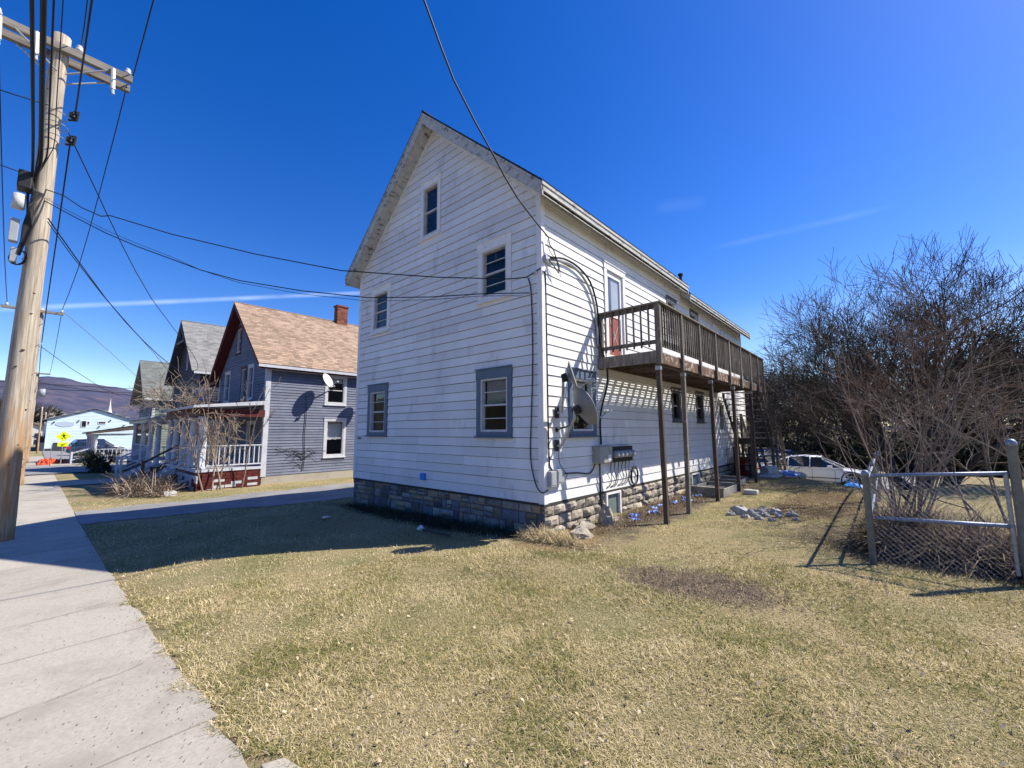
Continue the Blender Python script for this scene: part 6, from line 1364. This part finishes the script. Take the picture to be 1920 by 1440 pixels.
for k, (x, y, r, lab) in enumerate(((-4.25, 6.75, .17, 'pale rough block below the foundation corner'), (-4.2, 7.75, .12, 'small stone between the boulder and the basement window'), (-4.0, 6.25, .20, 'low pale stone at the foot of the corner'))):
    mb = MB(); mb.rock((x, y, h(x, y)+r*.2), (r, r*1.2, r*.6), k+5); tag(mb.build('foundation_stone', 'stone_light'), lab, 'stone', 'loose stones by the foundation')
rg = random.Random(44)
rk_ = [(-2.35, 9.6, .16), (-2.2, 9.85, .13), (-2.05, 9.5, .12), (-1.95, 9.8, .15), (-1.8, 9.55, .11), (-2.15, 9.25, .10), (-1.7, 9.9, .12), (-1.85, 9.2, .10), (-1.55, 9.6, .11), (-1.35, 9.9, .13), (-2.5, 9.4, .10), (-1.6, 9.15, .08), (-2.0, 10.15, .12), (-1.2, 9.5, .08)]
pos = ['largest white stone of the pile', 'stone', 'stone', 'stone', 'stone']
for k, (x, y, r) in enumerate(rk_):
    x = -2.5+(x+2.5)*.85; y += .1; r *= random.Random(k).uniform(.55, 1.15); mb = MB(); mb.rock((x, y, h(x, y)+r*.22), (r*.95, r*.8, r*.72), k+20)
    o = mb.build('rock', 'rock'); tag(o, 'largest pale rock of the small rock pile on the lawn' if k == 0 else 'grey rock in the small pile on the lawn beyond the deck posts', 'rock', None if k == 0 else 'rocks in the small pile on the lawn')
rg = random.Random(6)
for k in range(9):
    y = 7.9+k*.48+rg.uniform(-.08, .08); x = -3.95+rg.uniform(-.12, .18); mb = MB()
    nx = 5; V = []
    for i in range(nx+1):
        for j in range(nx+1): V.append((x+.20*(i/nx-.5)*rg.uniform(.6, 1.2), y+.28*(j/nx-.5)*rg.uniform(.7, 1.2), h(x, y)+.03+rg.uniform(0, .07)))
    mb.add(V, [(i*6+j, (i+1)*6+j, (i+1)*6+j+1, i*6+j+1) for i in range(5) for j in range(5) if rg.random() < .8])
    tag(mb.build('plastic_scrap', 'bag_blue'), 'torn scrap of blue plastic film on the soil along the stone foundation', 'plastic scrap', 'blue plastic scraps along the foundation')
mb = MB(); mb.tube([(-6.75, 5.05, h(-6.7, 5)+.04), (-5.9, 5.0, h(-5.9, 5)+.04)], .022, 6); tag(mb.build('stick', 'bark'), 'thin stick lying in the shaded grass before the foundation', 'stick')
mb = MB(); mb.rock((-6.85, 5.07, h(-6.8, 5)+.05), (.08, .06, .05), 4); tag(mb.build('cup', 'sign_white'), 'crushed white cup in the shaded grass before the foundation', 'cup')
mb = MB(); V = [(-9.6, 4.4, h(-9.6, 4.4)+.05), (-9.4, 4.35, h(-9.5, 4.4)+.06), (-9.38, 4.5, h(-9.5, 4.4)+.08), (-9.6, 4.52, h(-9.6, 4.4)+.05)]; mb.prism(V, (0, 0, .004)); tag(mb.build('paper_scrap', 'sign_white'), 'scrap of white paper in the shaded grass by the driveway', 'paper')
mb = MB(); mb.prism([(-2.5, .89, -.05), (-2.26, .89, -.05), (-2.28, 1.03, -.05), (-2.46, .99, -.05)], (0, 0, .03)); tag(mb.build('broken_slab', 'concrete', bevel=.006), 'broken corner piece of paving at the bottom edge of the sidewalk', 'paving piece')
# ------------------------------------------------------------------ lawn: dry blades near the camera, and leaf litter
def blades(n_, rmin, rmax, pw, L0, L1, w0, seed):
    rg = np.random.default_rng(seed); N_ = n_
    u = rg.random(N_); e = 2-pw; r = (rmin**e+u*(rmax**e-rmin**e))**(1/e)
    a = rg.uniform(R(33), R(185), N_)
    x = r*np.cos(a); y = r*np.sin(a)
    edge = .872+.030*np.sin(x*2.1)*1.2+.05*np.sin(x*7)+.04*np.sin(x*17)
    k = (y > edge)&(x < 5.5)&~((x > -11.2)&(x < -4.5)&(y > 5.95))
    dv = (x < drv_lo(y)+.04+.06*np.sin(y*5))&(x > drv_hi(y)-.04-.06*np.sin(y*6)); k &= ~dv; k &= x > -18.7
    bare = np.hypot((x+1.75)/.85, (y-4.95)/.42)+.25*np.sin(x*9)*np.sin(y*11); k &= ~((bare < .95)&(rg.random(N_) < .86))
    und = (x < -3.4)&(x > -4.6)&(y > 7.5); k &= ~(und&(rg.random(N_) < .7))
    x, y, r = x[k], y[k], r[k]; n = len(x); z = H(x, y)
    th = rg.uniform(0, 2*np.pi, n); lean = np.where(rg.random(n) < .75, rg.uniform(.95, 1.56, n), rg.uniform(.4, 1.2, n)); L = rg.uniform(L0, L1, n)*(.75+.35*np.sin(x*2.7+1)*np.sin(y*3.1))
    L = np.maximum(L, L0*.6); w = w0*(1+r*.16)*rg.uniform(.6, 1.3, n)
    d = np.stack([np.cos(th)*np.sin(lean), np.sin(th)*np.sin(lean), np.cos(lean)], -1)
    s_ = np.stack([-np.sin(th), np.cos(th), np.zeros(n)], -1)*w[:, None]
    p = np.stack([x, y, z-.004], -1); m = p+d*(L*.55)[:, None]; d2 = d.copy(); d2[:, 2] -= rg.uniform(.1, .9, n); d2 /= np.linalg.norm(d2, axis=1)[:, None]
    tp = m+d2*(L*.5)[:, None]; tp[:, 2] = np.maximum(tp[:, 2], z+.004)
    V = np.stack([p-s_, p+s_, m+s_*.8, m-s_*.8, tp+s_*.15, tp-s_*.15], 1).reshape(-1, 3)
    i = np.arange(n)[:, None]*6; Fc = np.concatenate([i+np.array([[0, 1, 2, 3]]), i+np.array([[3, 2, 4, 5]])]); t = rg.random(n)
    return V, Fc, np.concatenate([t, t])
def blade_mat():
    m = bpy.data.materials.new('dry_grass_blades'); m.use_nodes = True; t = m.node_tree; t.nodes.clear()
    o = N(t, 'ShaderNodeOutputMaterial'); p = N(t, 'ShaderNodeBsdfDiffuse'); tr = N(t, 'ShaderNodeBsdfTranslucent'); mix = N(t, 'ShaderNodeMixShader'); mix.inputs[0].default_value = .22
    a = N(t, 'ShaderNodeAttribute'); a.attribute_name = 'tone'; g = N(t, 'ShaderNodeNewGeometry')
    nz = N(t, 'ShaderNodeTexNoise'); nz.inputs['Scale'].default_value = 1.1; nz.inputs['Detail'].default_value = 8; nz.inputs['Roughness'].default_value = .65; t.links.new(g.outputs['Position'], nz.inputs['Vector'])
    ad = N(t, 'ShaderNodeMath', operation='MULTIPLY_ADD'); ad.inputs[1].default_value = 1.55; t.links.new(nz.outputs['Fac'], ad.inputs[0])
    sb = N(t, 'ShaderNodeMath', operation='MULTIPLY'); sb.inputs[1].default_value = .78; t.links.new(a.outputs['Fac'], sb.inputs[0]); t.links.new(sb.outputs[0], ad.inputs[2])
    cr = N(t, 'ShaderNodeValToRGB'); el = cr.color_ramp.elements
    el[0].position = .50; el[0].color = (.115, .15, .035, 1); el[1].position = 1.0; el[1].color = (.72, .60, .37, 1)
    e = el.new(.68); e.color = (.235, .225, .08, 1); e = el.new(.82); e.color = (.48, .38, .18, 1)
    dv = N(t, 'ShaderNodeMath', operation='MULTIPLY'); dv.inputs[1].default_value = .69; t.links.new(ad.outputs[0], dv.inputs[0]); t.links.new(dv.outputs[0], cr.inputs[0])
    t.links.new(cr.outputs[0], p.inputs[0]); t.links.new(cr.outputs[0], tr.inputs[0]); t.links.new(p.outputs[0], mix.inputs[1]); t.links.new(tr.outputs[0], mix.inputs[2]); t.links.new(mix.outputs[0], o.inputs[0]); return m
M['blades'] = blade_mat()
V1, F1, T1 = blades(520000, 1.35, 6.5, 1.15, .03, .095, .00125, 1); V2, F2, T2 = blades(330000, 5.5, 21, 1.55, .035, .08, .0015, 2)
V = np.concatenate([V1, V2]); Fc = np.concatenate([F1, F2+len(V1)]); T = np.concatenate([T1, T2])
tag(mesh_np('grass', V, Fc, T, 'blades'), 'short dry winter grass of the lawn, straw and dull green', 'grass', None, 'stuff')
rg = np.random.default_rng(5); n = 3600; r = (1.4**.6+rg.random(n)*(13**.6-1.4**.6))**(1/.6); a = rg.uniform(R(35), R(170), n); x = r*np.cos(a); y = r*np.sin(a)
k = (y > .88)&~((x > -11.2)&(x < -4.4)&(y > 5.9))&(x > -11); x, y = x[k], y[k]; n = len(x); z = H(x, y)+rg.uniform(.012, .035, n)
th = rg.uniform(0, 6.28, n); s = rg.uniform(.006, .019, n); tilt = rg.uniform(-.7, .7, (n, 2))
V = []
for (du, dv_, dz_) in ((-1, 0, 0), (-.2, .62, .3), (1, .1, .1), (.1, -.6, .25)):
    ux = (du*np.cos(th)-dv_*np.sin(th))*s; uy = (du*np.sin(th)+dv_*np.cos(th))*s; V.append(np.stack([x+ux, y+uy, z+ux*tilt[:, 0]+uy*tilt[:, 1]+dz_*s], -1))
V = np.stack(V, 1).reshape(-1, 3)
tag(mesh_np('leaf_litter', V, np.arange(n*4).reshape(-1, 4), rg.random(n), 'leaf'), 'scattered small pale dead leaves over the lawn', 'dead leaves', None, 'stuff')
rg = np.random.default_rng(15); n = 2600; x = -1.75+.9*rg.normal(size=n)*.55; y = 4.95+.45*rg.normal(size=n)*.55; z = H(x, y)+.002; s = rg.uniform(.004, .016, n); th = rg.uniform(0, 6.28, n)
V = np.stack([np.stack([x+s*np.cos(th+k*2.1)*rg.uniform(.6, 1.3, n), y+s*np.sin(th+k*2.1), z+(0 if k < 3 else 1)*s*.9], -1) if k < 3 else np.stack([x, y, z+s*.8], -1) for k in range(4)], 1).reshape(-1, 3)
i0 = np.arange(n)[:, None]*4; Fc = np.concatenate([i0+np.array([[0, 1, 3]]), i0+np.array([[1, 2, 3]]), i0+np.array([[2, 0, 3]])])
M['crumb'] = mat('soil_crumbs', (.20, .155, .115), (.10, .08, .06), 30, .95, .4)
tag(mesh_np('soil_crumbs', V, Fc, np.tile(rg.random(n), 3), 'crumb'), 'crumbs of bare soil on the worn patch of lawn', 'soil', None, 'stuff')
tangle('dead_grass_tufts', -1.7, 4.95, .9, .5, 1500, .04, 'dry_weeds', 'sparse flattened grass on the worn patch of lawn', 'dead grass', 19, ln=(.04, .12), w=.0018, kind='stuff')
# clover-like green tufts at the shaded foundation
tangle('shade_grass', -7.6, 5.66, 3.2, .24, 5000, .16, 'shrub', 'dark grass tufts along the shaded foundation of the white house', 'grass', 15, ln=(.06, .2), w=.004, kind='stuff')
